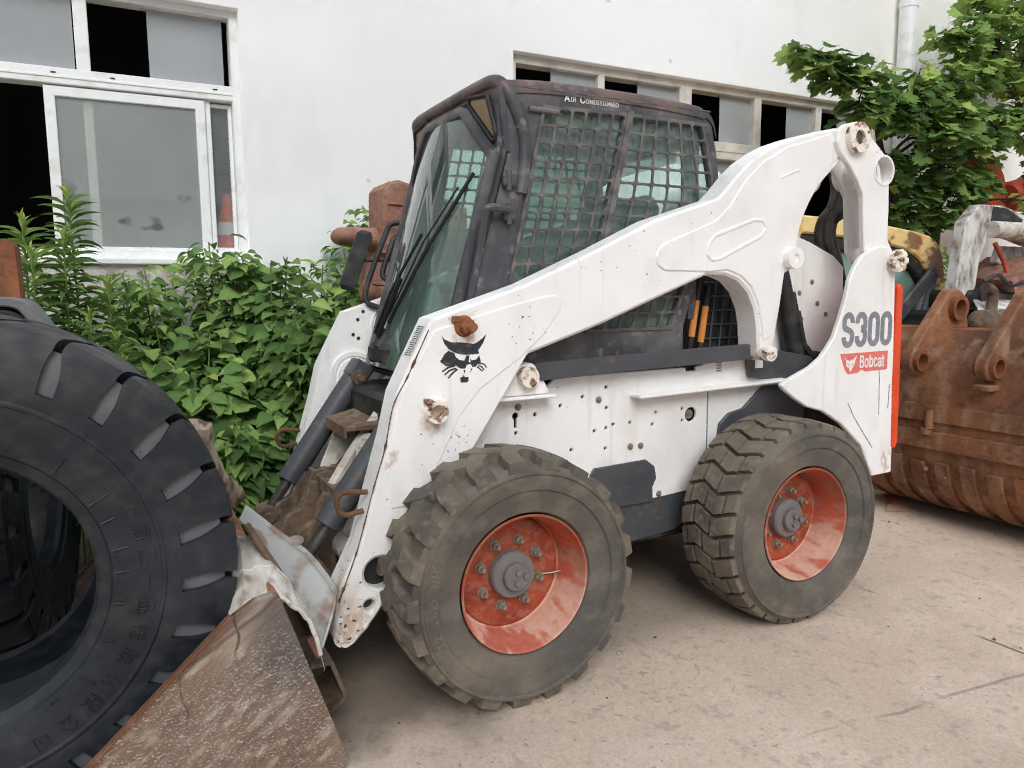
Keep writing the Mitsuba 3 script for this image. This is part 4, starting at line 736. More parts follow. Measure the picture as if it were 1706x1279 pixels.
obj('roof_seam', cat(*[box(x, x + 0.085, 0.3715, 0.379, 2.0185 + 0.001 * (k % 2), 2.0245, 0.002) for k, x in enumerate(np.arange(0.2, 1.0, 0.11))]), 'grille_paint', CB)
obj('lettering', cat(text_at('A', 0.024, 0.372, 1.993, 0.3785, 1.0, True), text_at('IR', 0.017, 0.397, 1.993, 0.3785, 1.0, False), text_at('C', 0.024, 0.437, 1.993, 0.3785, 1.0, True), text_at('ONDITIONED', 0.017, 0.462, 1.993, 0.3785, 0.96, False)), 'decal_white', CB, smooth=False, label='white lettering reading Air Conditioned')
obj('grab_bar', tube([(0.225, 0.374, 1.952), (0.30, 0.369, 1.950), (0.345, 0.372, 1.948)], 0.010, 8), 'grille_paint', CB)
# curved door glass
xg = lambda y, z: -0.052 + 0.29 * (z - 1.25) - 0.085 * (1 - ((y - 0.8) / 0.385) ** 2)
zz = [1.03, 1.10, 1.2, 1.3, 1.4, 1.5, 1.6, 1.7, 1.785, 1.83, 1.875, 1.92, 1.965]
yl = lambda z: 0.42 + max(0, (z - 1.785) / 0.18) * 0.20
G = np.array([[(xg(y, z), y, z) for y in np.linspace(yl(z), 1.6 - yl(z), 15)] for z in zz])
dr_ = part('door', CB)
obj('pane', grid_mesh(G), 'cab_glass', dr_, smooth=True)
per = [(yl(z), z) for z in zz] + [(y, 1.965) for y in np.linspace(0.64, 0.96, 8)] + [(1.6 - yl(z), z) for z in zz[::-1]] + [(y, 1.03) for y in np.linspace(1.12, 0.48, 8)]
rp = rnd(Polygon(per).buffer(0.004), 0.03); rp = np.array(rp.exterior.coords)[:-1]
loop = np.array([(xg(y, z), y, z) for y, z in rp])
obj('door_frame', cat(sweep(loop + [0.004, 0, 0], [(-0.014, -0.018), (-0.004, -0.024), (0.020, -0.024), (0.024, 0), (0.020, 0.020), (-0.010, 0.018)], closed=True, upv=np.array([-1, 0, 0.3]))), 'cab_paint', dr_)
r2 = np.array(rnd(Polygon(rp).buffer(0.034), 0.03).exterior.coords)[:-1]
obj('rubber_seal', tube(np.array([(xg(min(max(y, 0.41), 1.19), z) + 0.022, y, z) for y, z in r2]), 0.014, 8, closed=True), 'dull_black', dr_)
# front corner pillars and visor
def xe(z): return xg(0.42, z)
for side in (0, 1):
    M = mir if side else (lambda m: m)
    P = np.array([[(xe(min(z, 1.80)) + 0.012, 0.43, z), (xe(min(z, 1.80)) + 0.010, 0.405, z), (xe(min(z, 1.80)) + 0.028, 0.386, z), (0.5 * (xe(min(z, 1.8)) + xs_at(z)) + 0.01, 0.376, z), (xs_at(z) - 0.010, 0.3745, z), (xs_at(z) + 0.010, 0.379, z)] for z in np.linspace(0.99, 2.03, 28)])
    obj('corner_pillar', M(sheet(P, 0.010, (0, 1, 0.0))), 'cab_paint', CB)
    hp_ = smoothpath([(0.112, 0.80, 2.046), (0.114, 0.55, 2.046), (0.118, 0.425, 2.040), (0.138, 0.388, 2.015), (0.164, 0.377, 1.965), (0.192, 0.376, 1.90), (0.207, 0.377, 1.84), (0.206, 0.378, 1.76), (0.192, 0.378, 1.66)], 6)
    tp = np.clip(np.linspace(1.0, 0.55, len(hp_)), 0.4, 1)
    obj('visor', M(tube(hp_, 0.024, 12)), 'cab_paint', CB)
    lp = Polygon([(0.452, 1.995), (0.585, 2.012), (0.590, 1.995), (0.425, 1.845), (0.412, 1.865)])
    lv, lf = plate2(rnd(lp.buffer(-0.004), 0.006), 0.0, 0.010, 0.002); lv = np.c_[0.098 + lv[:, 2] + 0.10 * (2.0 - lv[:, 1]), lv[:, 0], lv[:, 1]]
    lt = obj('corner_lamp', M((lv, lf)), 'amber_lens', CB, smooth=False)
    lr = np.array(rnd(lp.buffer(0.006), 0.012).exterior.coords)[:-1]
    obj('bezel', M(tube(np.array([(0.097 + 0.10 * (2.0 - z), y, z) for y, z in lr]), 0.008, 6, closed=True)), 'dull_black', lt)
vis = sbox(0.375, 1.80, 1.225, 2.045).difference(Polygon(rp).buffer(0.02))
vv, vf = plate2(vis, 0.0, 0.02, 0.004); obj('front_header', (np.c_[0.112 + vv[:, 2] + 0.10 * (2.0 - vv[:, 1]), vv[:, 0], vv[:, 1]], vf), 'cab_paint', CB, smooth=False)
for z in (1.70, 1.585): obj('hinge', cat(box(0.115, 0.165, 0.352, 0.376, z - 0.022, z + 0.022, 0.006), cyl((0.135, 0.356, z - 0.035), (0.135, 0.356, z + 0.035), 0.010, n=12)), 'dark_steel', CB)
obj('door_handle', cat(tube(smoothpath([(0.165, 0.375, 1.60), (0.10, 0.335, 1.602), (0.045, 0.335, 1.60), (0.035, 0.345, 1.57), (0.02, 0.36, 1.45), (-0.005, 0.375, 1.32), (-0.02, 0.39, 1.22)], 5), 0.014, 8)), 'cab_paint', CB)
# wiper
wp = lambda y, z, o=0.028: (xg(y, z) - o, y, z)
wi = part('wiper', CB)
obj('arm', cat(tube([wp(0.86, 1.16, 0.04), wp(0.76, 1.32, 0.05), wp(0.63, 1.53, 0.045)], 0.006, 6), tube([wp(0.84, 1.15, 0.03), wp(0.71, 1.37, 0.045)], 0.010, 6)), 'wiper_black', wi)
obj('blade', cat(tube([wp(0.80, 1.20, 0.012), wp(0.64, 1.46, 0.012), wp(0.47, 1.735, 0.012)], 0.007, 6), tube([wp(0.79, 1.24, 0.022), wp(0.64, 1.50, 0.026), wp(0.52, 1.69, 0.020)], 0.004, 5)), 'wiper_black', wi)
obj('wiper_motor', cat(box(-0.20, -0.10, 0.74, 0.98, 1.03, 1.12, 0.02), cyl((-0.185, 0.86, 1.10), (-0.15, 0.86, 1.17), 0.03, n=14)), 'dull_black', CB)
# far side mirror and handrail
obj('mirror', cat(obox((-0.085, 1.315, 1.590), (-0.185, 1.315, 1.330), 0.085, 0.040, 0.018, side=(0.9, -1, 0)), tube([(-0.13, 1.315, 1.46), (0.02, 1.26, 1.46)], 0.008, 6)), 'dull_black', CB)
obj('handrail', tube(smoothpath([(0.10, 1.25, 1.625), (0.02, 1.27, 1.62), (-0.015, 1.27, 1.56), (-0.10, 1.26, 1.36), (-0.115, 1.24, 1.28), (-0.06, 1.22, 1.25)], 5), 0.012, 8), 'dull_black', CB)
obj('handrail', tube(smoothpath([(0.09, 1.24, 1.565), (0.03, 1.25, 1.56), (0.0, 1.25, 1.50), (-0.035, 1.25, 1.40), (-0.01, 1.23, 1.375), (0.05, 1.22, 1.39)], 5), 0.013, 8), 'dull_black', CB)
# inside
obj('seat', cat(box(0.42, 0.86, 0.58, 1.02, 1.06, 1.18, 0.04), xf(box(-0.05, 0.07, 0.58, 1.02, 0.0, 0.58, 0.04), rotm((0, 1, 0), 12), (0.82, 0, 1.15))), 'seat_vinyl', CB)
obj('control_lever', cat(*[cat(tube([(0.22, y, 1.0), (0.20, y, 1.3)], 0.012, 8), hull(np.array(trimesh.creation.icosphere(2, 0.028).vertices) + [0.195, y, 1.33])) for y in (0.52, 1.08)]), 'dull_black', CB)
obj('rear_wall', cat(box(0.94, 0.965, 0.41, 1.19, 0.99, 1.25), box(1.03, 1.06, 0.41, 1.19, 1.90, 2.02), box(0.99, 1.03, 0.41, 0.47, 1.2, 1.95), box(0.99, 1.03, 1.13, 1.19, 1.2, 1.95)), 'cab_paint', CB)
obj('floor', box(0.07, 0.94, 0.41, 1.19, 0.985, 1.005), 'dull_black', CB)
obj('lap_bar', tube(smoothpath([(0.9, 0.5, 1.5), (0.55, 0.5, 1.42), (0.45, 0.55, 1.40), (0.45, 1.05, 1.40), (0.55, 1.1, 1.42), (0.9, 1.1, 1.5)], 5), 0.014, 8), 'dark_steel', CB)
# behind the cab side: gas struts with orange bands, engine guard mesh
for x, z in ((1.035, 0.0), (1.085, -0.025)):
    s_ = part('gas_strut', LD)
    obj('tube', cyl((x + 0.02, 0.42, 1.36 + z), (x - 0.03, 0.42, 1.03 + z), 0.013, n=12), 'dull_black', s_)
    obj('band', cyl((x + 0.007, 0.42, 1.275 + z), (x - 0.016, 0.42, 1.125 + z), 0.0145, n=12), 'orange_stripe', s_)
mesh_ = [tube([(1.14 + 0.055 * k, 0.47, 1.36), (1.10 + 0.055 * k, 0.47, 1.0)], 0.0045, 5) for k in range(6)] + [tube([(1.12, 0.47, z), (1.42, 0.47, z)], 0.0045, 5) for z in np.arange(1.05, 1.36, 0.06)]
obj('engine_guard', cat(*mesh_), 'dark_steel', LD)
obj('engine_cover', box(1.12, 1.46, 0.50, 1.10, 0.95, 1.40, 0.02), 'dull_black', LD)

# ---------------------------------------------------------------- front works: tilt cylinders, steps, coupler
for y, side in ((0.50, 0), (1.10, 1)):
    tc = part('tilt_cylinder', LD)
    a, b, c_ = V3(-0.205, y, 0.985), V3(-0.512, y, 0.555), V3(-0.605, y, 0.425)
    if not side: a, b, c_ = a + [0.02, 0, -0.03], b + [0.01, 0, -0.025], c_ + [0.01, 0, -0.02]
    obj('barrel', cyl(a, b, 0.047, n=28, bev=0.004), 'dark_steel', tc); obj('head_block', obox(a + (b - a) * -0.09, a + (b - a) * 0.07, 0.092, 0.090, 0.010, side=(0, 1, 0)), 'dark_steel', tc)
    obj('rod', cyl(b, c_, 0.021, n=18), 'chrome', tc)
    obj('rod_eye', cat(cyl(c_ + [0, -0.045, 0], c_ + [0, 0.045, 0], 0.042, n=22, bev=0.004), cyl(c_ + [0, -0.075, 0], c_ + [0, 0.075, 0], 0.02, n=14)), 'grimy_steel', tc)
    q = V3(-0.215, y, 0.968)
    obj('head_pin', cat(cyl(q + [0, -0.066, 0], q + [0, 0.066, 0], 0.033, n=20, bev=0.004), cyl(q + [0, -0.085, 0], q + [0, 0.085, 0], 0.015, n=12)), 'grimy_steel', tc)
    obj('port_fitting', cat(tube(smoothpath([a + [0.03, -0.02, -0.07], a + [0.06, -0.02, -0.12], a + [0.02, -0.02, -0.22]], 5), 0.016, 8), cyl(a + [0.045, -0.02, -0.09], a + [0.035, -0.02, -0.13], 0.022, n=8)), 'grimy_steel', tc)
obj('front_wall', cat(hull([(-0.02, 0.40, 1.04), (-0.02, 1.20, 1.04), (-0.16, 0.40, 0.62), (-0.16, 1.20, 0.62), (0.0, 0.40, 1.04), (0.0, 1.20, 1.04), (-0.12, 0.4, 0.62), (-0.12, 1.2, 0.62)])), 'grimy_white', LD)
obj('lower_wall', hull([(-0.17, 0.40, 0.60), (-0.17, 1.20, 0.60), (-0.36, 0.40, 0.28), (-0.36, 1.20, 0.28), (-0.14, 0.40, 0.60), (-0.14, 1.20, 0.60), (-0.30, 0.4, 0.28), (-0.30, 1.2, 0.28)]), 'dull_black', LD)
def step_plate(x0, x1, y0, y1, z, tilt):
    p = sbox(x0, y0, x1, y1)
    nx, ny = max(2, int((x1 - x0) / 0.045)), max(3, int((y1 - y0) / 0.05))
    for i in range(nx):
        for j in range(ny): p = p.difference(Point(x0 + (i + 0.5) * (x1 - x0) / nx, y0 + (j + 0.5) * (y1 - y0) / ny).buffer(0.013, quad_segs=4))
    v, f = plate2(p, 0.0, -0.006); v = np.c_[v[:, 0], v[:, 1], z + v[:, 2] + tilt * (v[:, 0] - x0)]
    return cat((v, f), box(x0 - 0.006, x0, y0, y1, z - 0.045, z + 0.004))
obj('step', step_plate(-0.44, -0.30, 0.58, 1.02, 0.615, 0.1), 'grimy_steel', LD)
obj('step', cat(hull([(-0.37, 0.72, 0.822), (-0.37, 1.0, 0.822), (-0.16, 0.50, 0.86), (-0.16, 1.04, 0.86), (-0.37, 0.72, 0.806), (-0.37, 1.0, 0.806), (-0.16, 0.50, 0.845), (-0.16, 1.04, 0.845)]), hull([(-0.372, 0.72, 0.822), (-0.372, 1.0, 0.822), (-0.364, 0.72, 0.822), (-0.364, 1.0, 0.822), (-0.372, 0.72, 0.78), (-0.372, 1.0, 0.78), (-0.364, 0.72, 0.78), (-0.364, 1.0, 0.78)])), 'grimy_steel', LD)
obj('step_stay', plate(Polygon([(-0.34, 0.80), (-0.27, 0.80), (-0.30, 0.66), (-0.40, 0.52), (-0.44, 0.54), (-0.38, 0.68)]), 0.60, 0.615, 0.002), 'grimy_white', LD); obj('step_stay', plate(Polygon([(-0.32, 0.80), (-0.22, 0.80), (-0.26, 0.70), (-0.36, 0.60), (-0.40, 0.62)]), 1.0, 1.015, 0.002), 'grimy_white', LD); obj('fluid_bottle', cat(tube(smoothpath([(-0.24, 0.72, 0.86), (-0.34, 0.74, 0.72), (-0.42, 0.74, 0.60)], 5), 0.022, 8), hull(np.array(trimesh.creation.icosphere(2, 1.0).vertices) * [0.05, 0.045, 0.06] + [-0.30, 0.66, 0.745])), 'grimy_white', LD)
cp = Polygon([(-0.47, 0.60), (-0.41, 0.58), (-0.40, 0.50), (-0.44, 0.42), (-0.43, 0.30), (-0.50, 0.24), (-0.56, 0.28), (-0.60, 0.40), (-0.57, 0.47), (-0.51, 0.50)]).difference(Point(-0.50, 0.34).buffer(0.016))
for y, m_ in ((0.66, 'grimy_steel'), (0.86, 'grimy_steel'), (1.06, 'grimy_steel')): obj('coupler_plate', plate(rnd(cp, 0.012), y, y + 0.035, 0.005), m_, LD)
obj('coupler_beam', cat(obox((-0.56, 0.36, 0.30), (-0.56, 1.24, 0.30), 0.10, 0.20, 0.015), obox((-0.50, 0.92, 0.47), (-0.43, 0.92, 0.62), 0.05, 0.03, 0.004), obox((-0.40, 0.75, 0.50), (-0.36, 0.72, 0.62), 0.08, 0.06, 0.01)), 'grimy_steel', LD)
obj('worn_bracket', obox((-0.475, 0.80, 0.36), (-0.42, 0.78, 0.58), 0.09, 0.035, 0.01), 'grimy_white', LD); obj('worn_bracket', obox((-0.40, 0.60, 0.44), (-0.34, 0.60, 0.58), 0.07, 0.05, 0.012), 'worn_white', LD); obj('worn_bracket', cyl((-0.45, 0.44, 0.41), (-0.40, 0.36, 0.38), 0.055, n=18, bev=0.01), 'grimy_white', LD)
hk = [(-0.425, 0.335, 0.690), (-0.50, 0.335, 0.698), (-0.522, 0.335, 0.675), (-0.518, 0.335, 0.645), (-0.495, 0.335, 0.625), (-0.44, 0.335, 0.632)]
obj('tie_down_loop', tube(smoothpath([(x, 0.275, z) for x, _, z in hk], 5), 0.0088, 9), 'rust_dark', LD)
obj('tie_down_loop', tube(smoothpath([(x + 0.012, 1.315, z + 0.03) for x, _, z in hk], 5), 0.0088, 9), 'rust_dark', LD)
for k in range(3): obj('hydraulic_hose', tube(smoothpath([(-0.11, 0.56 + 0.03 * k, 1.06), (-0.19, 0.53 + 0.02 * k, 0.90), (-0.24, 0.55 + 0.02 * k, 0.80), (-0.31, 0.53, 0.73)], 5), 0.008, 7), 'dull_black', LD)

# ---------------------------------------------------------------- bucket on the ground in front of the loader, crushed sheets in it
BK = thing('loader_bucket', 'scratched muddy steel loader bucket with a triangular side plate in the foreground', 'bucket')
bp = Polygon([(-0.612, 0.0), (-0.600, 0.03), (-0.765, 0.535), (-0.785, 0.548), (-0.83, 0.538), (-0.885, 0.505), (-1.42, 0.02), (-1.42, 0.0)])
sidep = plate(bp, -0.060, -0.038, 0.003)
obj('side_plate', sidep, 'bucket_steel', BK); obj('side_plate', xf(sidep, None, (0, 1.70, 0)), 'bucket_steel', BK)
obj('edge_bar', obox((-1.42, -0.048, 0.020), (-0.887, -0.048, 0.505), 0.026, 0.007, 0.002, side=(0, 1, 0)), 'rust', BK)
obj('floor_plate', box(-1.40, -0.61, -0.037, 1.638, 0.002, 0.018), 'bucket_steel', BK)
obj('back_plate', hull([(-0.615, -0.037, 0.02), (-0.600, -0.037, 0.02), (-0.77, -0.037, 0.52), (-0.785, -0.037, 0.52), (-0.615, 1.638, 0.02), (-0.600, 1.638, 0.02), (-0.77, 1.638, 0.52), (-0.785, 1.638, 0.52)]), 'grimy_steel', BK)
obj('back_tube', cyl((-0.79, -0.0375, 0.50), (-0.79, 1.637, 0.50), 0.038, n=18), 'rust', BK)
SF = thing('crushed_fender', 'crushed dirty white metal fender curled over the corner of the foreground bucket', 'fender')
mo = smoothpath([(-0.895, 0, 0.38), (-0.893, 0, 0.46), (-0.877, 0, 0.505), (-0.845, 0, 0.526), (-0.795, 0, 0.532), (-0.742, 0, 0.512), (-0.703, 0, 0.470), (-0.680, 0, 0.418), (-0.663, 0, 0.36), (-0.650, 0, 0.30)], 4)
ba = smoothpath([(-0.850, 0, 0.42), (-0.842, 0, 0.51), (-0.833, 0, 0.552), (-0.806, 0, 0.580), (-0.768, 0, 0.584), (-0.734, 0, 0.562), (-0.701, 0, 0.508), (-0.667, 0, 0.445), (-0.647, 0, 0.40), (-0.632, 0, 0.35)], 4)
pts = np.array([[(1 - t) * q + t * w_ + V3(0, -0.03 + 0.38 * t, 0.006 * math.sin(9 * t + 0.5 * i) + 0.004 * math.sin(1.7 * i)) for i, (q, w_) in enumerate(zip(mo, ba))] for t in np.linspace(0, 1, 12)])
obj('shell', sheet(pts, 0.006, (0, 0, -0.7)), 'grimy_white', SF)
obj('rolled_lip', tube(pts[10] + [0, 0, 0.004], 0.009, 7), 'grimy_white', SF)
obj('rolled_lip', tube(pts[0][8:34] + [0, 0, -0.002], 0.006, 7), 'grimy_white', SF)
obj('rib', tube(pts[5] + [0, 0, 0.001], 0.005, 6), 'grimy_white', SF)
SH = thing('bent_grey_panel', 'bent grey sheet metal panel leaning beside the near lift arm behind the foreground bucket', 'sheet metal')
u = np.array([(-0.783, 0.34, 0.681), (-0.688, 0.30, 0.590), (-0.624, 0.27, 0.535), (-0.575, 0.22, 0.465), (-0.557, 0.18, 0.413), (-0.590, 0.14, 0.345), (-0.625, 0.105, 0.288)])
w2 = np.array([(-0.815, 0.26, 0.665), (-0.775, 0.22, 0.610), (-0.735, 0.18, 0.520), (-0.695, 0.13, 0.435), (-0.664, 0.10, 0.375), (-0.646, 0.075, 0.315), (-0.644, 0.065, 0.285)])
U_, W_ = smoothpath(u, 4), smoothpath(w2, 4)
Pn = np.array([[a * (1 - t) + b * t - V3(0, 0, 0.03 * math.sin(math.pi * t) * (1 - abs(2 * i / (len(U_) - 1) - 1) ** 2)) for t in np.linspace(0, 1, 8)] for i, (a, b) in enumerate(zip(U_, W_))])
obj('panel', sheet(Pn, 0.005, (0.3, 0, -0.9)), 'grey_sheet', SH)
obj('folded_edge', sweep(U_, [(-0.003, 0), (0.003, 0), (0.003, 0.018), (-0.003, 0.018)], upv=np.array([0.5, 0.8, 0.3])), 'grey_sheet', SH)
obj('bracket_strip', obox((-0.800, 0.235, 0.655), (-0.725, 0.165, 0.515), 0.022, 0.014, 0.003), 'grimy_steel', SH)
obj('bracket_block', obox((-0.665, 0.08, 0.345), (-0.640, 0.07, 0.285), 0.028, 0.024, 0.003), 'rust_pink', SH)
obj('knob', hull(np.array(trimesh.creation.icosphere(2, 1.0).vertices) * [0.026, 0.02, 0.016] + [-0.652, 0.285, 0.565]), 'grey_sheet', SH)
LG = thing('weathered_log', 'weathered grey timber wedged between the large black tyre and the crushed fender', 'log')
lgp = smoothpath([(-0.80, 0.55, 0.66), (-0.86, 0.46, 0.74), (-0.90, 0.42, 0.85), (-0.905, 0.40, 0.93)], 5)
lv, lf = tube(lgp, 0.045, 14); lv = lv + (meshkit.noise(lv * 40)[:, None] - 0.5) * 0.018
obj('trunk', (lv, lf), 'weathered_wood', LG)
BC = thing('bent_channel', 'bent grey steel channel lying on the ground behind the foreground bucket', 'steel channel')
sec = LineString([(-0.66, 0.24), (-0.60, 0.24), (-0.562, 0.125), (-0.572, 0.112), (-0.625, 0.078)]).buffer(0.006, cap_style='flat')
obj('strip', plate(sec, 0.10, 0.30), 'grimy_steel', BC); obj('foot', box(-0.66, -0.60, 0.12, 0.28, 0.0, 0.09, 0.004), 'grimy_steel', BC)

# ---------------------------------------------------------------- large black tyres
def big_tyre(c, axis, R=0.645, hw=0.21, rb=0.297, slots=26, phase=0.0):
    """An earthmover tyre: smooth sidewalls, bar tread whose gaps run down into the shoulders."""
    prof = [(rb + 0.012, -0.165), (rb + 0.020, -0.182), (rb + 0.045, -0.190), (rb + 0.050, -0.1965), (rb + 0.085, -0.205), (rb + 0.125, -0.2075), (rb + 0.158, -0.2085), (rb + 0.161, -0.2115), (rb + 0.167, -0.2115), (rb + 0.172, -0.2085), (rb + 0.185, -0.2095), (rb + 0.206, -0.2095), (rb + 0.2105, -0.2095)]
    sh0 = len(prof)
    prof += [(rb + 0.235, -0.2085), (rb + 0.255, -0.207), (rb + 0.275, -0.205), (rb + 0.295, -0.202), (R - 0.035, -0.199), (R - 0.020, -0.196), (R - 0.009, -0.190), (R - 0.003, -0.17), (R, -0.10), (R, -0.04), (R + 0.002, 0.0)]
    P = np.array(prof + [(r, -h) for r, h in prof[-2::-1]], float); P[:, 1] *= hw / 0.21
    inner = np.array([(rb + 0.016, 0.13), (rb + 0.10, 0.175), (R - 0.10, 0.16), (R - 0.065, 0.0), (R - 0.10, -0.16), (rb + 0.10, -0.175), (rb + 0.016, -0.13)]); inner[:, 1] *= hw / 0.21
    P = np.vstack([P, inner]); npf = len(prof); nP = len(P); nout = 2 * npf - 1
    cols = [0.0, 0.05, 0.092, 0.098, 0.17, 0.25, 0.33, 0.402, 0.408, 0.5, 0.65, 0.8, 0.92]
    th = np.array([(k + q) * 2 * math.pi / slots for k in range(slots) for q in cols]); ins = np.array([1 if 0.096 < q < 0.404 else 0 for _ in range(slots) for q in cols])
    i = np.arange(nP); hh = np.abs(P[:, 1]); out = i < nout
    slot = out & (P[:, 0] > rb + 0.208)
    # the gap drifts sideways from sidewall to tread centre
    drift = np.where(out & (P[:, 0] > rb + 0.18), np.clip((P[:, 0] - rb - 0.18) / 0.13, 0, 1) * -0.15 + np.where(P[:, 0] > R - 0.02, (0.20 - hh) * 2.2, 0), 0)
    P2 = np.broadcast_to(P, (len(th), nP, 2)).copy()
    dep = np.where(slot, np.where(P[:, 0] < R - 0.015, 0.017, 0.028), 0.0)
    for a in range(len(th)):
        if ins[a]:
            P2[a, :, 1] -= np.sign(P[:, 1]) * dep * (P[:, 0] < R - 0.004); P2[a, :, 0] -= dep * np.where(P[:, 0] > R - 0.03, 1.0, 0.15)
    A, C, D = frame(axis)
    qn = np.array([q for _ in range(slots) for q in cols])[:, None]; mid = (qn > 0.09) & (qn < 0.41)
    wd = np.interp(P[:, 0], [rb + 0.20, rb + 0.25, rb + 0.285, rb + 0.31, R], [0.95, 1.0, 0.80, 0.42, 0.38]) if R > 0.63 else np.ones(nP)
    wd = np.where(out, wd, 1.0)
    t2 = th[:, None] + np.where(mid, (0.25 - qn) * (1 - wd[None, :]) * 2 * math.pi / slots, 0.0) + phase + drift[None, :] * 2 * math.pi / slots
    v = np.asarray(c, float) + P2[..., :1] * (np.cos(t2)[..., None] * A + np.sin(t2)[..., None] * C) + P2[..., 1:] * D
    n = len(th); ii, jj = np.meshgrid(np.arange(n), np.arange(nP), indexing='ij')
    q = np.stack([ii * nP + jj, ((ii + 1) % n) * nP + jj, ((ii + 1) % n) * nP + (jj + 1) % nP, ii * nP + (jj + 1) % nP], -1).reshape(-1, 4)
    v = v.reshape(-1, 3); f = np.vstack([q[:, [0, 1, 2]], q[:, [0, 2, 3]]])
    # floor of each shoulder gap as separate faces, for the rubber with painted sheen
    gap = np.repeat([(ins[ii.ravel()] == 1) & (ins[(ii.ravel() + 1) % n] == 1) & slot[jj.ravel()] & slot[(jj.ravel() + 1) % nP] & (P[jj.ravel(), 0] < R - 0.04)], 2, 0).ravel()
    def sub(mask):
        idx, inv = np.unique(f[mask], return_inverse=True); return v[idx], inv.reshape(-1, 3)
    return sub(~gap), sub(gap)
BT = thing('large_tyre', 'huge black earthmover tyre standing at the left edge in front of the weeds', 'tyre')
TC = V3(-1.489, 0.235, 0.640)
m1, m2 = big_tyre(TC, (0, 1, 0), phase=math.radians(3.8))
def pieces(m):
    from scipy.sparse.csgraph import connected_components
    from scipy.sparse import coo_matrix
    v, f = m; e = np.vstack([f[:, :2], f[:, 1:]]); k, lab_ = connected_components(coo_matrix((np.ones(len(e)), (e[:, 0], e[:, 1])), shape=(len(v), len(v))), directed=False)
    for i in range(k):
        g = f[lab_[f[:, 0]] == i]; idx, inv = np.unique(g, return_inverse=True); yield v[idx], inv.reshape(-1, 3)
obj('carcass', m1, 'black_rubber', BT, smooth=28)
for g in pieces(m2): obj('shoulder_gap', g, 'sheen_rubber', BT, smooth=28)
# raised characters on the sidewall, built from strokes (unit square each)
CH = {'shang': [[(.5, .95), (.5, .08)], [(.5, .58), (.85, .58)], [(.08, .08), (.95, .08)]],
      'hai': [[(.1, .85), (.22, .75)], [(.05, .6), (.18, .5)], [(.05, .1), (.22, .35)], [(.45, .95), (.32, .75)], [(.38, .82), (.92, .82)], [(.42, .65), (.38, .15), (.85, .15)], [(.42, .65), (.85, .65), (.82, .08)], [(.3, .42), (.95, .42)]],
      'zheng': [[(.12, .9), (.88, .9)], [(.52, .9), (.52, .08)], [(.52, .5), (.85, .5)], [(.24, .58), (.24, .08)], [(.05, .08), (.95, .08)]],
      'yi': [[(.05, .5), (.95, .5)]],
      'pin': [[(.3, .92), (.7, .92), (.7, .6), (.3, .6), (.3, .92)], [(.08, .46), (.42, .46), (.42, .08), (.08, .08), (.08, .46)], [(.58, .46), (.92, .46), (.92, .08), (.58, .08), (.58, .46)]],
      'xiang': [[(.02, .7), (.4, .7)], [(.22, .95), (.22, .05)], [(.22, .65), (.04, .35)], [(.22, .62), (.38, .42)], [(.6, .95), (.5, .75)], [(.55, .85), (.8, .85), (.72, .72)], [(.5, .72), (.9, .72), (.9, .52), (.5, .52), (.5, .72)], [(.7, .52), (.78, .3), (.7, .05), (.58, .1)], [(.72, .4), (.48, .22)], [(.8, .4), (.95, .12)]],
      'jiao': [[(.12, .92), (.12, .3), (.04, .06)], [(.12, .92), (.38, .92), (.38, .06)], [(.12, .68), (.38, .68)], [(.12, .45), (.38, .45)], [(.7, .95), (.72, .84)], [(.48, .78), (.96, .78)], [(.6, .7), (.5, .55)], [(.82, .7), (.94, .55)], [(.85, .52), (.5, .06)], [(.58, .5), (.95, .06)]],
      'you': [[(.06, .75), (.94, .75)], [(.45, .95), (.1, .4)], [(.36, .58), (.36, .05)], [(.36, .58), (.78, .58), (.78, .05)], [(.36, .42), (.78, .42)], [(.36, .26), (.78, .26)]],
      'xian': [[(.1, .92), (.1, .05)], [(.1, .92), (.32, .88), (.2, .65), (.32, .48), (.2, .4)], [(.48, .92), (.85, .92), (.85, .55), (.48, .55)], [(.48, .74), (.85, .74)], [(.48, .92), (.48, .08), (.62, .2)], [(.55, .5), (.95, .06)]],
      'gong': [[(.38, .92), (.08, .5)], [(.62, .92), (.94, .5)], [(.48, .5), (.2, .1), (.8, .14)], [(.66, .32), (.86, .05)]],
      'si': [[(.1, .9), (.88, .9), (.86, .08), (.72, .1)], [(.12, .7), (.66, .7)], [(.16, .5), (.6, .5), (.6, .2), (.16, .2), (.16, .5)]]}
order = ['shang', 'hai', 'zheng', 'yi', 'pin', 'xiang', 'jiao', 'you', 'xian', 'gong', 'si']
hh_, r0 = 0.044, 0.426
for k, ch in enumerate(order):
    t = math.radians(158.4 + 8.8 * k); rad = V3(-math.cos(t), 0, math.sin(t)); tan = V3(math.sin(t), 0, math.cos(t)); ms = []
    for s_ in CH[ch]:
        pth = [V3(TC[0], TC[1] - 0.2095, TC[2]) + rad * (r0 + (q[1] - 0.5) * hh_) + tan * ((q[0] - 0.5) * hh_ * 0.95) for q in s_]
        ms.append(sweep(pth, circ(0.0022, 5)))
    obj('sidewall_character', cat(*ms), 'black_rubber', BT, smooth=False)
rsb = np.random.RandomState(3); nb = []
for k in range(150):
    t = rsb.uniform(0, 2 * math.pi); r_ = rsb.choice([0.355, 0.47, 0.49, 0.515]) + rsb.uniform(-0.004, 0.004)
    q = TC + V3(r_ * math.cos(t), -0.207, r_ * math.sin(t)); nb.append(cyl(q, q + V3(rsb.normal() * 0.002, -0.006, rsb.normal() * 0.002), 0.0014, n=5))
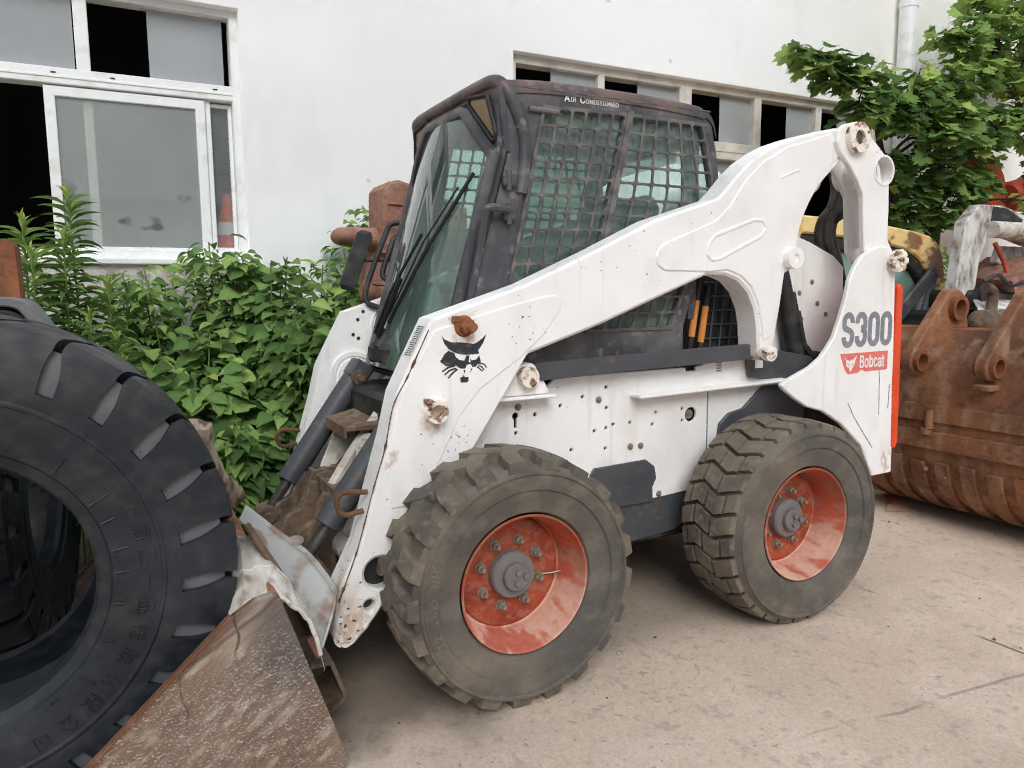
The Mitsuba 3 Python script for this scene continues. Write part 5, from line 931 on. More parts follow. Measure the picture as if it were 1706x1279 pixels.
for t, ra, rb_ in ((2.62, 0.352, 0.405), (2.77, 0.352, 0.385), (2.98, 0.352, 0.39), (3.14, 0.352, 0.385), (3.36, 0.352, 0.372), (3.62, 0.352, 0.385), (3.9, 0.352, 0.40), (2.3, 0.352, 0.40), (1.9, 0.47, 0.50), (2.2, 0.47, 0.50)):
    e_ = V3(-math.cos(t), 0, math.sin(t)); nb.append(tube([TC + e_ * ra + [0, -0.2075, 0], TC + e_ * rb_ + [0, -0.2085, 0]], 0.0022, 5))
obj('moulding_nibs', cat(*nb), 'black_rubber', BT, smooth=False); labels[BT + '__moulding_nibs'] = {'kind': 'stuff'}
BT2 = thing('large_tyre', 'second black tyre standing crosswise, its bar tread seen through the hole of the front tyre', 'tyre')
m1, m2 = big_tyre(V3(-1.56, 1.28, 0.62), (1, -0.12, 0), 0.62, 0.22, 0.29, slots=24)
obj('carcass', m1, 'black_rubber', BT2, smooth=28)
for g in pieces(m2): obj('shoulder_gap', g, 'sheen_rubber', BT2, smooth=28)
# ---------------------------------------------------------------- rusty excavator bucket behind the loader's tail
EB = thing('excavator_bucket', 'big rust brown excavator bucket with pin ears on the ground behind the loader tail', 'bucket')
prof = smoothpath([(a, 0, b) for a, b in [(3.03, 1.075), (2.91, 0.985), (2.835, 0.86), (2.805, 0.72), (2.80, 0.55), (2.818, 0.38), (2.885, 0.225), (3.03, 0.115), (3.28, 0.055), (3.6, 0.022), (3.95, 0.05)]], 5)[:, [0, 2]]
Y0, Y1 = -0.30, 1.10
shell = LineString(prof).buffer(0.017, cap_style='flat')
def slab(poly, ya, yb, bev=0.0): return plate(poly, ya, yb, bev)
obj('shell', slab(shell, Y0, Y1), 'rust', EB)
obj('lip', hull([(3.02, Y0, 1.09), (3.02, Y1, 1.09), (3.10, Y0, 1.10), (3.10, Y1, 1.10), (3.10, Y0, 1.065), (3.10, Y1, 1.065), (3.03, Y0, 1.055), (3.03, Y1, 1.055)]), 'rust_fresh', EB)
sidepoly = Polygon(list(prof) + [(4.0, 0.12), (3.85, 0.7), (3.3, 1.08)]).buffer(-0.02)
obj('side_plate', slab(sidepoly, Y1 - 0.04, Y1 - 0.004, 0.004), 'rust', EB); obj('side_plate', slab(sidepoly, Y0 + 0.004, Y0 + 0.04, 0.004), 'rust', EB)
lh, uh = V3(2.785, 0, 0.922), V3(3.085, 0, 1.205)
ear = unary_union([Point(lh[0], lh[2]).buffer(0.072), Point(uh[0], uh[2]).buffer(0.108), Polygon([(2.985, 1.25), (3.19, 1.20), (3.24, 1.0), (3.05, 0.62), (2.84, 0.50), (2.83, 0.62), (2.835, 0.80), (2.80, 0.86), (2.73, 0.97)])])
ear = rnd(ear, 0.03).difference(Point(lh[0], lh[2]).buffer(0.042)).difference(Point(uh[0], uh[2]).buffer(0.048))
for y in (0.62, 0.215):
    e = obj('ear', slab(ear, y - 0.03, y + 0.03, 0.010), 'rust', EB)
    obj('bushing', pipe((uh[0], y - 0.062, uh[2]), (uh[0], y + 0.055, uh[2]), 0.072, 0.048, 28), 'rust_fresh', e); obj('bushing', pipe((lh[0], y - 0.055, lh[2]), (lh[0], y + 0.055, lh[2]), 0.058, 0.040, 28), 'rust_fresh', e)
for zlo, zhi, th in ((0.60, 0.69, 0.012), (0.45, 0.545, 0.020)):
    zq = np.linspace(zlo, zhi, 5); xq = np.interp(zq, prof[::-1][:, 1], prof[::-1][:, 0]) - 0.0175
    obj('wear_band', slab(Polygon(list(zip(xq, zq)) + list(zip(xq[::-1] - th, zq[::-1]))), Y0, Y1, 0.003), 'rust', EB)
for k in range(10):
    y = 1.02 - 0.138 * k; zt = 0.375 + 0.006 * (k % 3)
    idx = [i for i in range(len(prof)) if prof[i, 1] < zt and prof[i, 0] < 3.3]
    pl = np.vstack([[np.interp(zt, prof[::-1][:, 1], prof[::-1][:, 0]), zt], prof[idx]])
    obj('wear_strap', slab(LineString(pl).parallel_offset(0.026, 'right').buffer(0.011, cap_style='flat'), y - 0.075, y, 0.004), 'rust', EB)
obj('lifting_eye', cat(cyl((2.77, 0.50, 0.56), (2.775, 0.505, 0.66), 0.022, n=14), cyl((2.768, 0.52, 0.53), (2.77, 0.515, 0.56), 0.03, n=12)), 'rust', EB)
obj('rib', cat(box(2.72, 2.84, 0.17, 0.2595, 0.80, 0.83, 0.006), hull([(2.86, 0.1, 1.0), (3.0, 0.1, 1.07), (2.9, 0.1, 0.92), (2.86, -0.3, 1.0), (3.0, -0.3, 1.07), (2.9, -0.3, 0.92)])), 'rust', EB)
for k, (y, z, r) in enumerate(((0.52, 0.33, 0.014), (0.41, 0.30, 0.011))):
    obj('weld_spot', hull(np.array(trimesh.creation.icosphere(1, r).vertices) * [0.6, 1, 1] + [2.793, y, z]), 'rust_pink', EB)
cd = thing('cardboard_scrap', 'scrap of reddish cardboard lying on the concrete beside the rusty excavator bucket', 'cardboard')
cv = np.array([[(x, y, 0.004 + 0.012 * (i % 2) * (0.5 + 0.5 * j / 3)) for j, (x, y) in enumerate(zip(np.linspace(a[0], b[0], 5), np.linspace(a[1], b[1], 5)))] for i, (a, b) in enumerate((((2.87, 0.80), (3.00, 0.735)), ((2.98, 0.87), (3.09, 0.80)), ((3.08, 0.94), (3.18, 0.90)), ((3.15, 1.02), (3.23, 0.99))))])
obj('sheet', sheet(cv, 0.003, (0, 0, 1)), 'card_grey', cd)

# ---------------------------------------------------------------- yellow cab, stripped white machine, red arm, rusty arm
YB = thing('yellow_cab', 'yellow rusting cab of an old machine standing behind the loader tail', 'machine cab')
outer = Polygon([(2.75, 1.790), (3.178, 1.776), (3.653, 1.748), (3.962, 1.716), (4.141, 1.687), (4.236, 1.638), (4.294, 1.553), (4.36, 1.326), (4.402, 1.135), (4.43, 0.3), (2.75, 0.3)])
inner_ = Polygon([(2.82, 1.674), (3.186, 1.659), (3.663, 1.622), (3.907, 1.581), (4.04, 1.515), (4.14, 1.42), (4.21, 1.287), (4.26, 1.137), (4.28, 0.5), (2.82, 0.5)])
obj('frame', plate(rnd(outer, 0.02).difference(rnd(inner_, 0.03)), 1.46, 1.60, 0.012), 'yellow_paint', YB)
obj('roof', plate(rnd(outer.difference(outer.buffer(-0.03)), 0.002).intersection(sbox(2, 1.4, 5, 2)), 1.603, 2.30), 'yellow_paint', YB)
obj('window_seal', plate(rnd(inner_.buffer(-0.002), 0.03).difference(rnd(inner_.buffer(-0.09), 0.08)), 1.475, 1.53, 0.012), 'dull_black', YB)
obj('pane', plate(rnd(inner_.buffer(-0.085), 0.08), 1.52, 1.524), 'side_glass', YB, smooth=False)
obj('inside', cat(box(2.85, 4.2, 2.2, 2.25, 0.4, 1.1), box(3.3, 3.8, 1.8, 2.15, 0.4, 1.35, 0.05)), 'dull_black', YB)
obj('door_post', cat(obox((4.17, 1.43, 1.44), (3.60, 1.43, 0.98), 0.10, 0.03, 0.006, side=(1, 0, -1))), 'cab_paint', YB)
obj('rail', cat(obox((4.17, 1.435, 1.42), (3.95, 1.435, 0.7), 0.05, 0.03, 0.004, side=(1, 0, 0)), obox((4.06, 1.44, 1.30), (3.86, 1.44, 0.7), 0.02, 0.03, 0.002, side=(1, 0, 0)), obox((4.24, 1.44, 1.30), (4.16, 1.44, 0.7), 0.02, 0.03, 0.002, side=(1, 0, 0))), 'grey_plastic', YB)
WM = thing('stripped_machine', 'stripped white worn machine with bare engine and exhaust behind the rusty excavator bucket', 'machine')
obj('frame_post', cat(plate(rnd(Polygon([(3.98, 1.20), (4.02, 1.50), (4.06, 1.76), (4.21, 1.885), (4.36, 1.885), (4.34, 1.70), (4.24, 1.5), (4.20, 1.20)]), 0.01), 1.16, 1.24, 0.008), plate(rnd(Polygon([(4.33, 1.885), (4.52, 1.89), (4.80, 1.83), (5.0, 1.70), (4.9, 1.62), (4.40, 1.72)]), 0.01), 1.18, 1.26, 0.008)), 'worn_white', WM)
obj('inner_web', plate(Polygon([(4.36, 1.88), (4.55, 1.87), (4.75, 1.80), (4.7, 1.72), (4.38, 1.73)]), 1.172, 1.1795), 'dull_black', WM)
obj('cross_tube', cyl((4.30, 1.13, 1.715), (5.6, 1.13, 1.715), 0.058, n=22), 'grimy_white', WM)
obj('side_frame', plate(rnd(Polygon([(4.75, 1.62), (5.3, 1.62), (5.3, 1.35), (5.0, 1.40), (4.70, 1.50)]), 0.01), 1.30, 1.36, 0.006), 'worn_white', WM)
obj('brown_tank', hull([(4.45, 1.05, 1.36), (4.80, 1.05, 1.52), (5.4, 1.05, 1.56), (5.4, 1.05, 1.40), (4.75, 1.05, 1.33), (4.5, 1.05, 1.28), (4.6, 1.5, 1.40), (4.9, 1.5, 1.55), (5.4, 1.5, 1.58), (5.4, 1.5, 1.4), (4.6, 1.5, 1.3)]), 'rust_pink', WM)
obj('engine_body', cat(box(3.95, 5.6, 1.15, 1.75, 0.02, 1.16, 0.03), box(4.1, 4.7, 1.12, 1.5, 1.16, 1.30, 0.03), cyl((4.25, 1.10, 1.26), (4.25, 1.16, 1.26), 0.07, n=20)), 'dull_black', WM)
obj('deck_panel', hull([(4.0, 1.0, 1.155), (5.6, 1.0, 1.165), (5.6, 1.14, 1.185), (4.15, 1.14, 1.235), (4.0, 1.0, 1.165), (4.15, 1.14, 1.245), (5.6, 1.14, 1.195)]), 'worn_white', WM)
obj('exhaust', cat(cyl((3.90, 0.98, 1.08), (3.98, 0.98, 1.08), 0.02, 0.09, 20), cyl((3.98, 0.98, 1.08), (5.2, 0.98, 1.08), 0.09, n=24), tube(smoothpath([(4.10, 0.98, 1.15), (4.11, 0.98, 1.24), (4.10, 0.98, 1.29), (4.06, 0.98, 1.31), (4.02, 0.98, 1.315)], 5), 0.035, 12)), 'grimy_steel', WM)
obj('hose', tube(smoothpath([(4.3, 1.1, 1.62), (4.38, 1.08, 1.50), (4.40, 1.06, 1.42)], 5), 0.016, 8), 'machine_red', WM)
obj('hose', tube(smoothpath([(4.2, 1.1, 1.36), (4.3, 1.06, 1.40), (4.45, 1.06, 1.33), (4.6, 1.04, 1.36)], 5), 0.014, 8), 'dull_black', WM)
RM = thing('red_machine_arm', 'dull red steel machine arm half hidden by leaves of the tree at right', 'machine arm')
obj('plate', plate(rnd(Polygon([(5.42, 2.40), (5.70, 2.45), (5.85, 2.30), (5.97, 2.06), (5.80, 1.96), (5.55, 2.02), (5.42, 2.12)]), 0.02), 1.95, 2.06, 0.012), 'machine_red', RM)
obj('cylinder', cyl((5.90, 1.95, 2.10), (6.6, 1.95, 2.25), 0.13, n=24, bev=0.02), 'machine_red', RM)
obj('post', box(6.45, 6.7, 1.9, 2.1, 0.0, 2.3, 0.02), 'machine_red', RM); obj('stay', box(5.85, 6.46, 1.97, 2.05, 2.00, 2.10, 0.01), 'machine_red', RM)
RA = thing('rusty_excavator_arm', 'rust brown excavator arm piece lying behind the cab front among the plants', 'machine arm')
obj('upright', plate(rnd(Polygon([(0.13, 1.60), (0.140, 1.84), (0.165, 1.872), (0.22, 1.885), (0.36, 1.845), (0.60, 1.76), (0.60, 1.55)]), 0.008), 1.72, 1.98, 0.015), 'rust_pink', RA)
obj('cleat', obox((0.155, 1.716, 1.765), (0.235, 1.716, 1.762), 0.014, 0.016, 0.004), 'rust_pink', RA)
obj('arm_bar', cat(hull(np.vstack([np.array(trimesh.creation.icosphere(2, 1).vertices) * [0.05, 0.10, 0.045] + [-0.07, 1.78, 1.598], np.array(trimesh.creation.icosphere(2, 1).vertices) * [0.05, 0.11, 0.07] + [0.20, 1.78, 1.575]])), hull([(0.09, 1.66, 1.645), (0.6, 1.66, 1.61), (0.09, 1.66, 1.515), (0.6, 1.66, 1.49), (0.09, 1.95, 1.645), (0.6, 1.95, 1.61), (0.09, 1.95, 1.515), (0.6, 1.95, 1.49)])), 'rust_pink', RA)
obj('lower_block', hull([(0.085, 1.70, 1.515), (0.6, 1.70, 1.49), (0.06, 1.70, 1.36), (0.6, 1.70, 1.30), (0.085, 1.95, 1.515), (0.6, 1.95, 1.49), (0.06, 1.95, 1.36), (0.6, 1.95, 1.3)]), 'rust_pink', RA)
obj('lower_bar', cyl((0.02, 1.76, 1.325), (0.6, 1.76, 1.30), 0.06, n=18, bev=0.015), 'rust_pink', RA)
obj('leg', box(0.2, 0.55, 1.75, 1.95, 0.0, 1.30, 0.02), 'rust_pink', RA)
OP = thing('rusty_bracket', 'orange brown rusty steel bracket rising above the huge tyre at the left edge', 'bracket')
P_ = [(-1.66, 1.0), (-1.655, 1.478), (-1.352, 1.478), (-1.342, 1.462), (-1.338, 1.30), (-1.345, 1.0)]
obj('upright', hull([(x, y, z) for y in (0.62, 0.76) for x, z in P_]), 'rust_fresh', OP)
obj('cross_beam', box(-2.5, -1.40, 0.63, 0.77, 0.94, 1.005, 0.008), 'rust_fresh', OP)
obj('post', box(-2.6, -2.45, 0.60, 0.80, 0.0, 1.02, 0.01), 'rust_fresh', OP)
GF = thing('grey_plastic_cover', 'grey black plastic machine cover resting on top of the huge tyre at left', 'plastic cover')
gfp = smoothpath([(a, 0, b) for a, b in [(-1.75, 1.302), (-1.55, 1.303), (-1.40, 1.303), (-1.335, 1.296), (-1.305, 1.262), (-1.265, 1.19)]], 5)[:, [0, 2]]
obj('skin', plate(LineString(gfp).buffer(0.013, cap_style='flat'), 0.46, 0.80, 0.004), 'grey_plastic', GF)
obj('edge_bead', plate(LineString([(a - 0.012, b - 0.034) for a, b in gfp]).buffer(0.013, cap_style='flat'), 0.448, 0.47, 0.004), 'dull_black', GF)
obj('web', plate(Polygon([(-1.75, 1.24), (-1.40, 1.24), (-1.36, 1.232), (-1.335, 1.20), (-1.33, 1.185), (-1.75, 1.20)]), 0.465, 0.475), 'grey_plastic', GF)

# ---------------------------------------------------------------- plants
def leaf_template(kind):
    if kind == 'lance':
        ts = [0, .15, .35, .6, .82, 1]; ws = [.02, .5, 1, .85, .45, 0]; bend = [0, .03, .04, .0, -.08, -.2]
    elif kind == 'ovate':
        ts = [0, .08, .22, .42, .65, .85, 1]; ws = [.05, .55, .95, 1, .72, .32, 0]; bend = [0, .02, .05, .05, .01, -.06, -.16]
    if kind in ('lance', 'ovate'):
        v, f = [], []
        for t, w, b in zip(ts, ws, bend): v += [(t, -0.5 * w, b + 0.10 * w), (t, 0, b), (t, 0.5 * w, b + 0.10 * w)]
        for i in range(len(ts) - 1):
            for k in (0, 1): a = 3 * i + k; f += [(a, a + 3, a + 4), (a, a + 4, a + 1)]
        return np.array(v, float), np.array(f)
    # lobed, hand-shaped leaf: lobe tips and notches round the petiole
    pts = [(0, 0, 0)]; ring = [(-.10, -.14), (-.02, -.36), (.18, -.36), (.30, -.54), (.46, -.44), (.46, -.29), (.70, -.33), (.84, -.22), (.72, -.10), (1.0, 0), (.72, .10), (.84, .22), (.70, .33), (.46, .29), (.46, .44), (.30, .54), (.18, .36), (-.02, .36), (-.10, .14)]
    if kind == 'broad': ring = [(-.10, -.12), (-.06, -.30), (.10, -.45), (.28, -.50), (.40, -.40), (.47, -.33), (.62, -.34), (.74, -.22), (.88, -.09), (1.0, 0), (.88, .09), (.74, .22), (.62, .34), (.47, .33), (.40, .40), (.28, .50), (.10, .45), (-.06, .30), (-.10, .12)]
    for x, y in ring: pts.append((x, y, 0.04 * math.sin(6 * x) + 0.16 * abs(y) - 0.16 * x * x))
    n = len(ring); c = [(0.25, 0, 0.0), ]
    v = np.array(pts + c, float); ci = n + 1
    f = [(ci, i, i % n + 1) for i in range(1, n + 1)]
    return v, np.array(f)
def foliage(kind, base, dirs, nrm, size, width, cols):
    tv, tf = leaf_template(kind); n = len(base)
    d = dirs / np.linalg.norm(dirs, axis=1, keepdims=True); s = np.cross(nrm, d); s /= np.linalg.norm(s, axis=1, keepdims=True) + 1e-9; u = np.cross(d, s)
    v = base[:, None] + size[:, None, None] * (tv[None, :, :1] * d[:, None] + tv[None, :, 1:2] * (width[:, None, None] * s[:, None]) + tv[None, :, 2:] * u[:, None])
    f = tf[None] + (np.arange(n) * len(tv))[:, None, None]
    mid = np.where(np.abs(tv[:, 1]) < 0.02, 1.18, 0.97)[None, :, None]
    return (v.reshape(-1, 3), f.reshape(-1, 3)), np.clip(cols[:, None] * mid, 0, 1).reshape(-1, 3)
def unit(r, n):
    v = r.normal(size=(n, 3)); return v / np.linalg.norm(v, axis=1, keepdims=True)
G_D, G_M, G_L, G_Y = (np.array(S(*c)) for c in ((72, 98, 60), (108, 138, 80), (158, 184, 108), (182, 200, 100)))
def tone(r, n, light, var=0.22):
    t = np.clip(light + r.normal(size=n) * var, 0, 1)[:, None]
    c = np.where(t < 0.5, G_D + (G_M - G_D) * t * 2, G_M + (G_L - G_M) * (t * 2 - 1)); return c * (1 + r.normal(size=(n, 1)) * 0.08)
def tall_weed(x, y, h, label, group, seed, lean=(0, 0), leafl=0.13):
    r = np.random.RandomState(seed); key = thing('tall_weed', label, 'weed', group)
    st = smoothpath([(x, y, 0), (x + lean[0] * 0.3, y + lean[1] * 0.3, h * 0.5), (x + lean[0], y + lean[1], h)], 12)
    obj('stem', sweep(st, circ(0.0055, 6)), 'green_stem', key)
    z0 = 0.28 * h; n = int((h - z0) / 0.0075); t = np.linspace(0, 1, n); z = z0 + (h - z0) * t
    base = np.stack([np.interp(z, st[:, 2], st[:, k]) for k in range(3)], 1)
    a = np.arange(n) * 2.39996 + r.normal(size=n) * 0.2; el = np.where(z > h - 0.05, 0.9 + 0.6 * (z - h + 0.05) / 0.05, 0.15 + 0.5 * np.clip((z - h + 0.25) / 0.25, 0, 1)) + r.normal(size=n) * 0.12
    d = np.stack([np.cos(a) * np.cos(el), np.sin(a) * np.cos(el), np.sin(el)], 1)
    size = leafl * (0.75 + 0.4 * r.rand(n)) * np.clip((h - z) / 0.10 + 0.42, 0.42, 1) * np.clip(0.65 + t, 0.6, 1)
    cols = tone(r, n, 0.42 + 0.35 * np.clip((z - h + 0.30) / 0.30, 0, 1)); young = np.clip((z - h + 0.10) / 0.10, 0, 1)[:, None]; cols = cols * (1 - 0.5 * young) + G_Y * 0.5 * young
    m, c = foliage('lance', base, d, np.tile([0, 0, 1.0], (n, 1)), size, np.full(n, 0.19) * (0.8 + 0.4 * r.rand(n)), cols)
    obj('leaves', m, 'leaf', key, smooth=True, color=c)
gw = 'tall narrow leaved weeds in front of the left window'
for k, (x, y, h, lb) in enumerate([(-1.235, 2.05, 1.775, 'tallest narrow leaved weed, reaching up in front of the left window pane'), (-1.435, 2.0, 1.635, 'narrow leaved weed in front of the black window opening at the far left'), (-1.30, 1.95, 1.575, 'narrow leaved weed standing just left of the tallest weed, lower than it'), (-1.10, 2.0, 1.36, 'short narrow leaved weed to the right of the tallest weed, against the stained wall'), (-1.40, 1.85, 1.50, 'narrow leaved weed with a bright top close beside the rusty orange post')]):
    tall_weed(x, y, h, lb, gw, 20 + k, (0.02 * (k % 3 - 1), 0.0), 0.14)
for k, (x, y, h) in enumerate([(-1.50, 2.1, 1.42), (-1.20, 1.85, 1.22), (-1.34, 2.15, 1.36), (-1.05, 1.8, 1.02), (-1.26, 1.65, 1.05), (-1.13, 1.9, 1.12)]):
    tall_weed(x, y, h, 'low narrow leaved weed crowded among the taller ones at the window', 'low weeds among the tall ones', 40 + k, (0.03 * (k % 3 - 1), 0), 0.12)
def shrub(name, label, cat_, x, y, h, spread, kind, n, size, seed, light=0.35, group=None, zmin=0.12, wid=0.62, mat_='leaf'):
    r = np.random.RandomState(seed); key = thing(name, label, cat_, group); ms, B, D, N, Z = [], [], [], [], []
    ns = max(5, int(9 * spread / 0.3))
    for s in range(ns):
        a = r.uniform(0, 2 * math.pi); q = spread * math.sqrt(r.rand()); hh = h * (0.80 + 0.22 * r.rand()) * (1 - 0.15 * (q / spread) ** 2)
        P = smoothpath([(x + 0.04 * math.cos(a), y + 0.04 * math.sin(a), 0), (x + 0.5 * q * math.cos(a), y + 0.5 * q * math.sin(a), hh * 0.55), (x + q * math.cos(a), y + q * math.sin(a), hh)], 8)
        ms.append(sweep(P, circ(0.004, 5)))
        m = int(n * 2.5) // ns; t = (zmin + (1 - zmin) * r.rand(m) ** 0.8) * (len(P) - 1.001); i = t.astype(int); fr = (t - i)[:, None]
        b = P[i] * (1 - fr) + P[i + 1] * fr
        az = r.uniform(0, 2 * math.pi, m); el = r.normal(size=m) * 0.30 + 0.05; d = np.stack([np.cos(az) * np.cos(el), np.sin(az) * np.cos(el), np.sin(el)], 1)
        off = size * r.uniform(0.1, 1.4, m)[:, None]
        B.append(b + d * off); D.append(d * [1, 1, 0.4] + [0, -0.15, -0.30]); N.append(np.tile([0, -0.45, 1.0], (m, 1)) + r.normal(size=(m, 3)) * 0.28); Z.append(t / len(P))
    B, D, N, Z = map(np.concatenate, (B, D, N, Z)); ok = (B[:, 1] < WY - 0.06) & (B[:, 2] > 0.05); B, D, N, Z = B[ok], D[ok], N[ok], Z[ok]; n = len(B)
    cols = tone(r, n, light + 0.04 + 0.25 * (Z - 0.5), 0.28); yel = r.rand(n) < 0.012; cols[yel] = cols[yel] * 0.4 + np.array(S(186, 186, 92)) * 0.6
    alt = r.rand(n) < 0.33; ka = 'ovate' if kind in ('broad', 'lobed') else 'lance' if size < 0.09 else 'broad'
    ms_, cs_ = [], []
    for k_, msk, sz, wd in ((kind, ~alt, 1.0, wid), (ka if kind != 'lance' else 'lance', alt, 0.72, wid * (1.0 if ka == 'broad' else 0.8))):
        q = int(msk.sum()); a_, b_ = foliage(k_, B[msk], D[msk], N[msk], sz * size * r.uniform(0.45, 1.35, q), np.full(q, wd) * r.uniform(0.7, 1.2, q), cols[msk]); ms_.append(a_); cs_.append(b_)
    m, c = cat(*ms_), np.vstack(cs_)
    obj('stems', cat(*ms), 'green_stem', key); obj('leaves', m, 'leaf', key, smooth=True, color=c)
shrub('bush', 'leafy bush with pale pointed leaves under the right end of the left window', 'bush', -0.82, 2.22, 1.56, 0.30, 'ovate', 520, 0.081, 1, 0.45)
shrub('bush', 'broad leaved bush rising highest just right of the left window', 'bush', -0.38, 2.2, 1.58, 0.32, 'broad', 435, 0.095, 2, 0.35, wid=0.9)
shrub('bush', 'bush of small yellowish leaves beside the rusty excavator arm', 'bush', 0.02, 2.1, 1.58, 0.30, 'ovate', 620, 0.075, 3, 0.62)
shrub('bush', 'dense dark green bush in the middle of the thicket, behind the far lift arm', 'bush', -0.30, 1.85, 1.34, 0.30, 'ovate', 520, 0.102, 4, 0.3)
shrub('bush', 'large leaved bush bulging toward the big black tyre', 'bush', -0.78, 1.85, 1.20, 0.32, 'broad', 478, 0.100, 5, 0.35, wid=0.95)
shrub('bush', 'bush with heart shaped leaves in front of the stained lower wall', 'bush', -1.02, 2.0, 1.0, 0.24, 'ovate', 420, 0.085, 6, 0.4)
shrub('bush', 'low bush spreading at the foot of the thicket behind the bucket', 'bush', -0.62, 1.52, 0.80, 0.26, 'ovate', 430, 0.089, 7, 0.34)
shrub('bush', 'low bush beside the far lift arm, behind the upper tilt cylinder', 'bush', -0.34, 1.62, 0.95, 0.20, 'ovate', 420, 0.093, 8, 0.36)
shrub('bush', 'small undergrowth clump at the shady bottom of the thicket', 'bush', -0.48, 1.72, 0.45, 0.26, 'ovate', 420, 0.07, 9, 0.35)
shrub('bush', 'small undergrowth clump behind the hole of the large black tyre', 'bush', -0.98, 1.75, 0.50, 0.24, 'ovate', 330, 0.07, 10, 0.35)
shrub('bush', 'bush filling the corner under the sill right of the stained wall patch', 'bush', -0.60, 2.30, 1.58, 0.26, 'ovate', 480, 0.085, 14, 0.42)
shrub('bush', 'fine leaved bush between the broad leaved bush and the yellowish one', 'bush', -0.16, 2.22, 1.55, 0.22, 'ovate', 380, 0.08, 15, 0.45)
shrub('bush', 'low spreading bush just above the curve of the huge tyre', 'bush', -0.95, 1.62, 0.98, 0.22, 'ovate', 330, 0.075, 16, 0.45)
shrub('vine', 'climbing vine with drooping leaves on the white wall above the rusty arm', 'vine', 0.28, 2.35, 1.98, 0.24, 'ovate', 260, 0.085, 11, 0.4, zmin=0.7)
shrub('grass_tuft', 'tuft of spiky leaves seen through the rear lift arm above the yellow cab', 'plant', 3.0, 2.1, 1.95, 0.16, 'lance', 120, 0.15, 12, 0.55, zmin=0.75, wid=0.16)
shrub('bush', 'slim light green plant between the yellow cab and the stripped machine', 'plant', 4.75, 1.9, 1.75, 0.18, 'lance', 330, 0.16, 13, 0.5, zmin=0.3, wid=0.2)
# the tree at right
TR_ = thing('tree', 'tree with large lobed green leaves against the wall at right', 'tree')
r = np.random.RandomState(77)
def limb(pts, r0_, r1_, n=8):
    P = smoothpath(pts, 6); sec = circ(1.0, n); k = len(P); ms = []
    v, f = sweep(P, sec); v = v.reshape(k, n, 3); rad = np.linspace(r0_, r1_, k)[:, None, None]
    return (P[:, None] + (v - P[:, None]) * rad).reshape(-1, 3), f
obj('trunk', cat(limb([(5.42, 2.30, 0), (5.38, 2.28, 1.2), (5.36, 2.25, 1.9), (5.33, 2.2, 2.6), (5.45, 2.15, 3.4)], 0.085, 0.04), limb([(5.30, 2.32, 0), (5.02, 2.2, 1.3), (4.85, 2.15, 1.75), (4.45, 2.1, 2.3), (4.25, 2.05, 2.7)], 0.055, 0.02), limb([(5.1, 2.3, 0), (5.08, 2.25, 1.5), (5.2, 2.2, 2.2)], 0.04, 0.02)), 'bark', TR_)
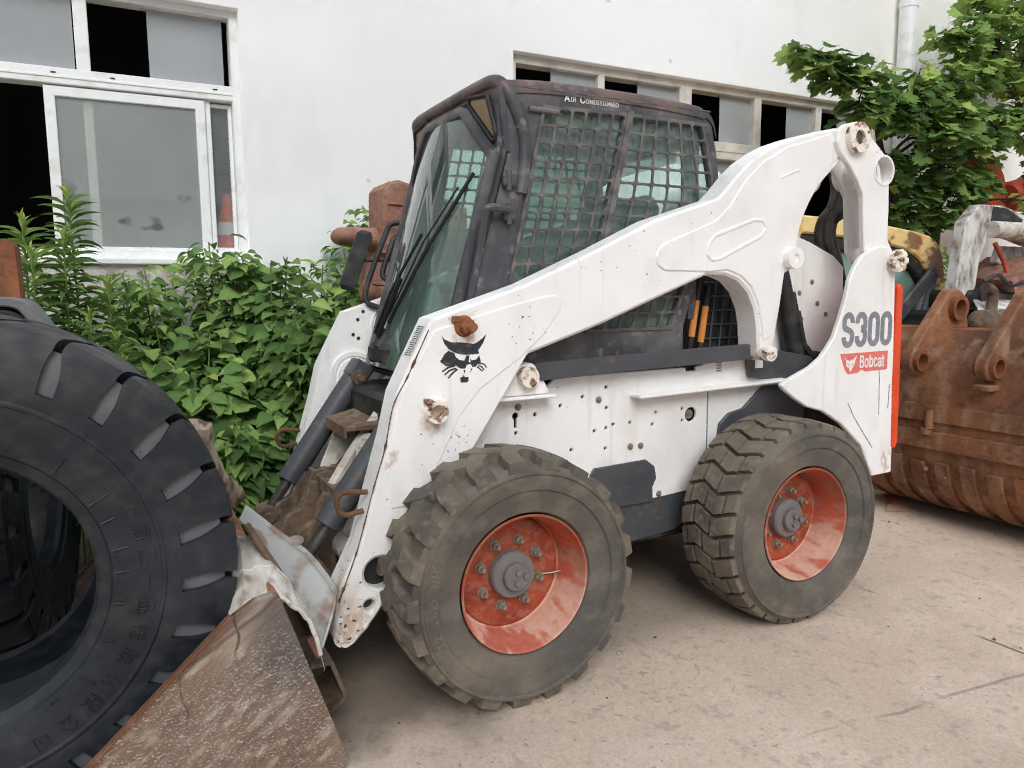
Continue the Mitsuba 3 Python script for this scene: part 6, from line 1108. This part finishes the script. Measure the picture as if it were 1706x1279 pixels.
cl = [(3.52, 2.0, 3.00, .17, 34), (3.72, 1.95, 2.93, .20, 40), (3.92, 1.9, 2.80, .24, 50), (4.15, 1.9, 2.62, .28, 60), (4.45, 1.85, 2.74, .30, 70), (4.55, 1.8, 2.45, .28, 60), (4.85, 1.9, 2.80, .32, 70), (4.9, 1.8, 2.48, .30, 60), (5.2, 1.9, 3.02, .32, 70), (5.3, 1.75, 2.60, .32, 65), (5.05, 1.95, 3.30, .22, 36), (5.55, 1.9, 3.30, .34, 76), (5.85, 1.85, 2.85, .36, 76), (6.15, 1.9, 3.30, .36, 76), (5.5, 1.95, 3.66, .26, 46), (5.9, 1.9, 3.72, .32, 60), (6.3, 1.9, 3.85, .34, 60), (4.75, 2.0, 2.08, .22, 34), (5.15, 1.9, 2.06, .22, 30), (6.25, 1.75, 2.45, .34, 60), (5.85, 1.6, 2.02, .24, 22), (4.6, 2.2, 1.95, .2, 22), (5.5, 2.0, 2.25, .26, 36), (4.95, 1.85, 2.28, .24, 36), (4.55, 2.15, 2.12, .2, 20), (4.75, 2.2, 1.88, .18, 16), (5.05, 2.0, 1.86, .2, 18), (6.5, 1.8, 2.9, .36, 60), (4.35, 2.0, 2.25, .2, 26), (6.3, 1.65, 2.05, .22, 20), (6.6, 2.3, 3.4, .5, 70)]
tw, B, D, N, C_ = [], [], [], [], []
hubs = np.array([(5.36, 2.25, 1.9), (5.33, 2.2, 2.6), (5.40, 2.15, 3.2), (4.85, 2.15, 1.75), (4.45, 2.1, 2.3), (4.25, 2.05, 2.7)])
for x, y, z, rad, n in cl:
    c = V3(x, y, z); hb = hubs[np.argmin(np.linalg.norm((hubs - c) * [1, 1, 1.2], axis=1))]
    tw.append(limb([hb, (hb + c) / 2 + [0, 0, 0.10], c], 0.016, 0.006, 6))
    for k in range(max(6, n // 5)):
        e = c + unit(r, 1)[0] * rad * [1.0, 0.85, 1.0] * r.uniform(0.5, 1.0); tw.append(limb([c, (c + e) / 2 + [0, 0, 0.03], e], 0.006, 0.003, 5))
        for q in range(9):
            a = r.uniform(0, 2 * math.pi); p = e * (1 - 0.35 * r.rand()) + c * 0 + (c - e) * 0
            p = e + (c - e) * 0.45 * r.rand(); d = V3(math.cos(a), math.sin(a), r.normal() * 0.25); pet = r.uniform(0.03, 0.12)
            B.append(p + d * pet); tw.append(limb([p, p + d * pet], 0.0022, 0.0018, 4)) if r.rand() < 0.4 else None
            D.append(d * [1, 1, 0.5] + [0, -0.1, -0.22]); N.append(V3(0, -0.35, 1) + r.normal(size=3) * 0.42)
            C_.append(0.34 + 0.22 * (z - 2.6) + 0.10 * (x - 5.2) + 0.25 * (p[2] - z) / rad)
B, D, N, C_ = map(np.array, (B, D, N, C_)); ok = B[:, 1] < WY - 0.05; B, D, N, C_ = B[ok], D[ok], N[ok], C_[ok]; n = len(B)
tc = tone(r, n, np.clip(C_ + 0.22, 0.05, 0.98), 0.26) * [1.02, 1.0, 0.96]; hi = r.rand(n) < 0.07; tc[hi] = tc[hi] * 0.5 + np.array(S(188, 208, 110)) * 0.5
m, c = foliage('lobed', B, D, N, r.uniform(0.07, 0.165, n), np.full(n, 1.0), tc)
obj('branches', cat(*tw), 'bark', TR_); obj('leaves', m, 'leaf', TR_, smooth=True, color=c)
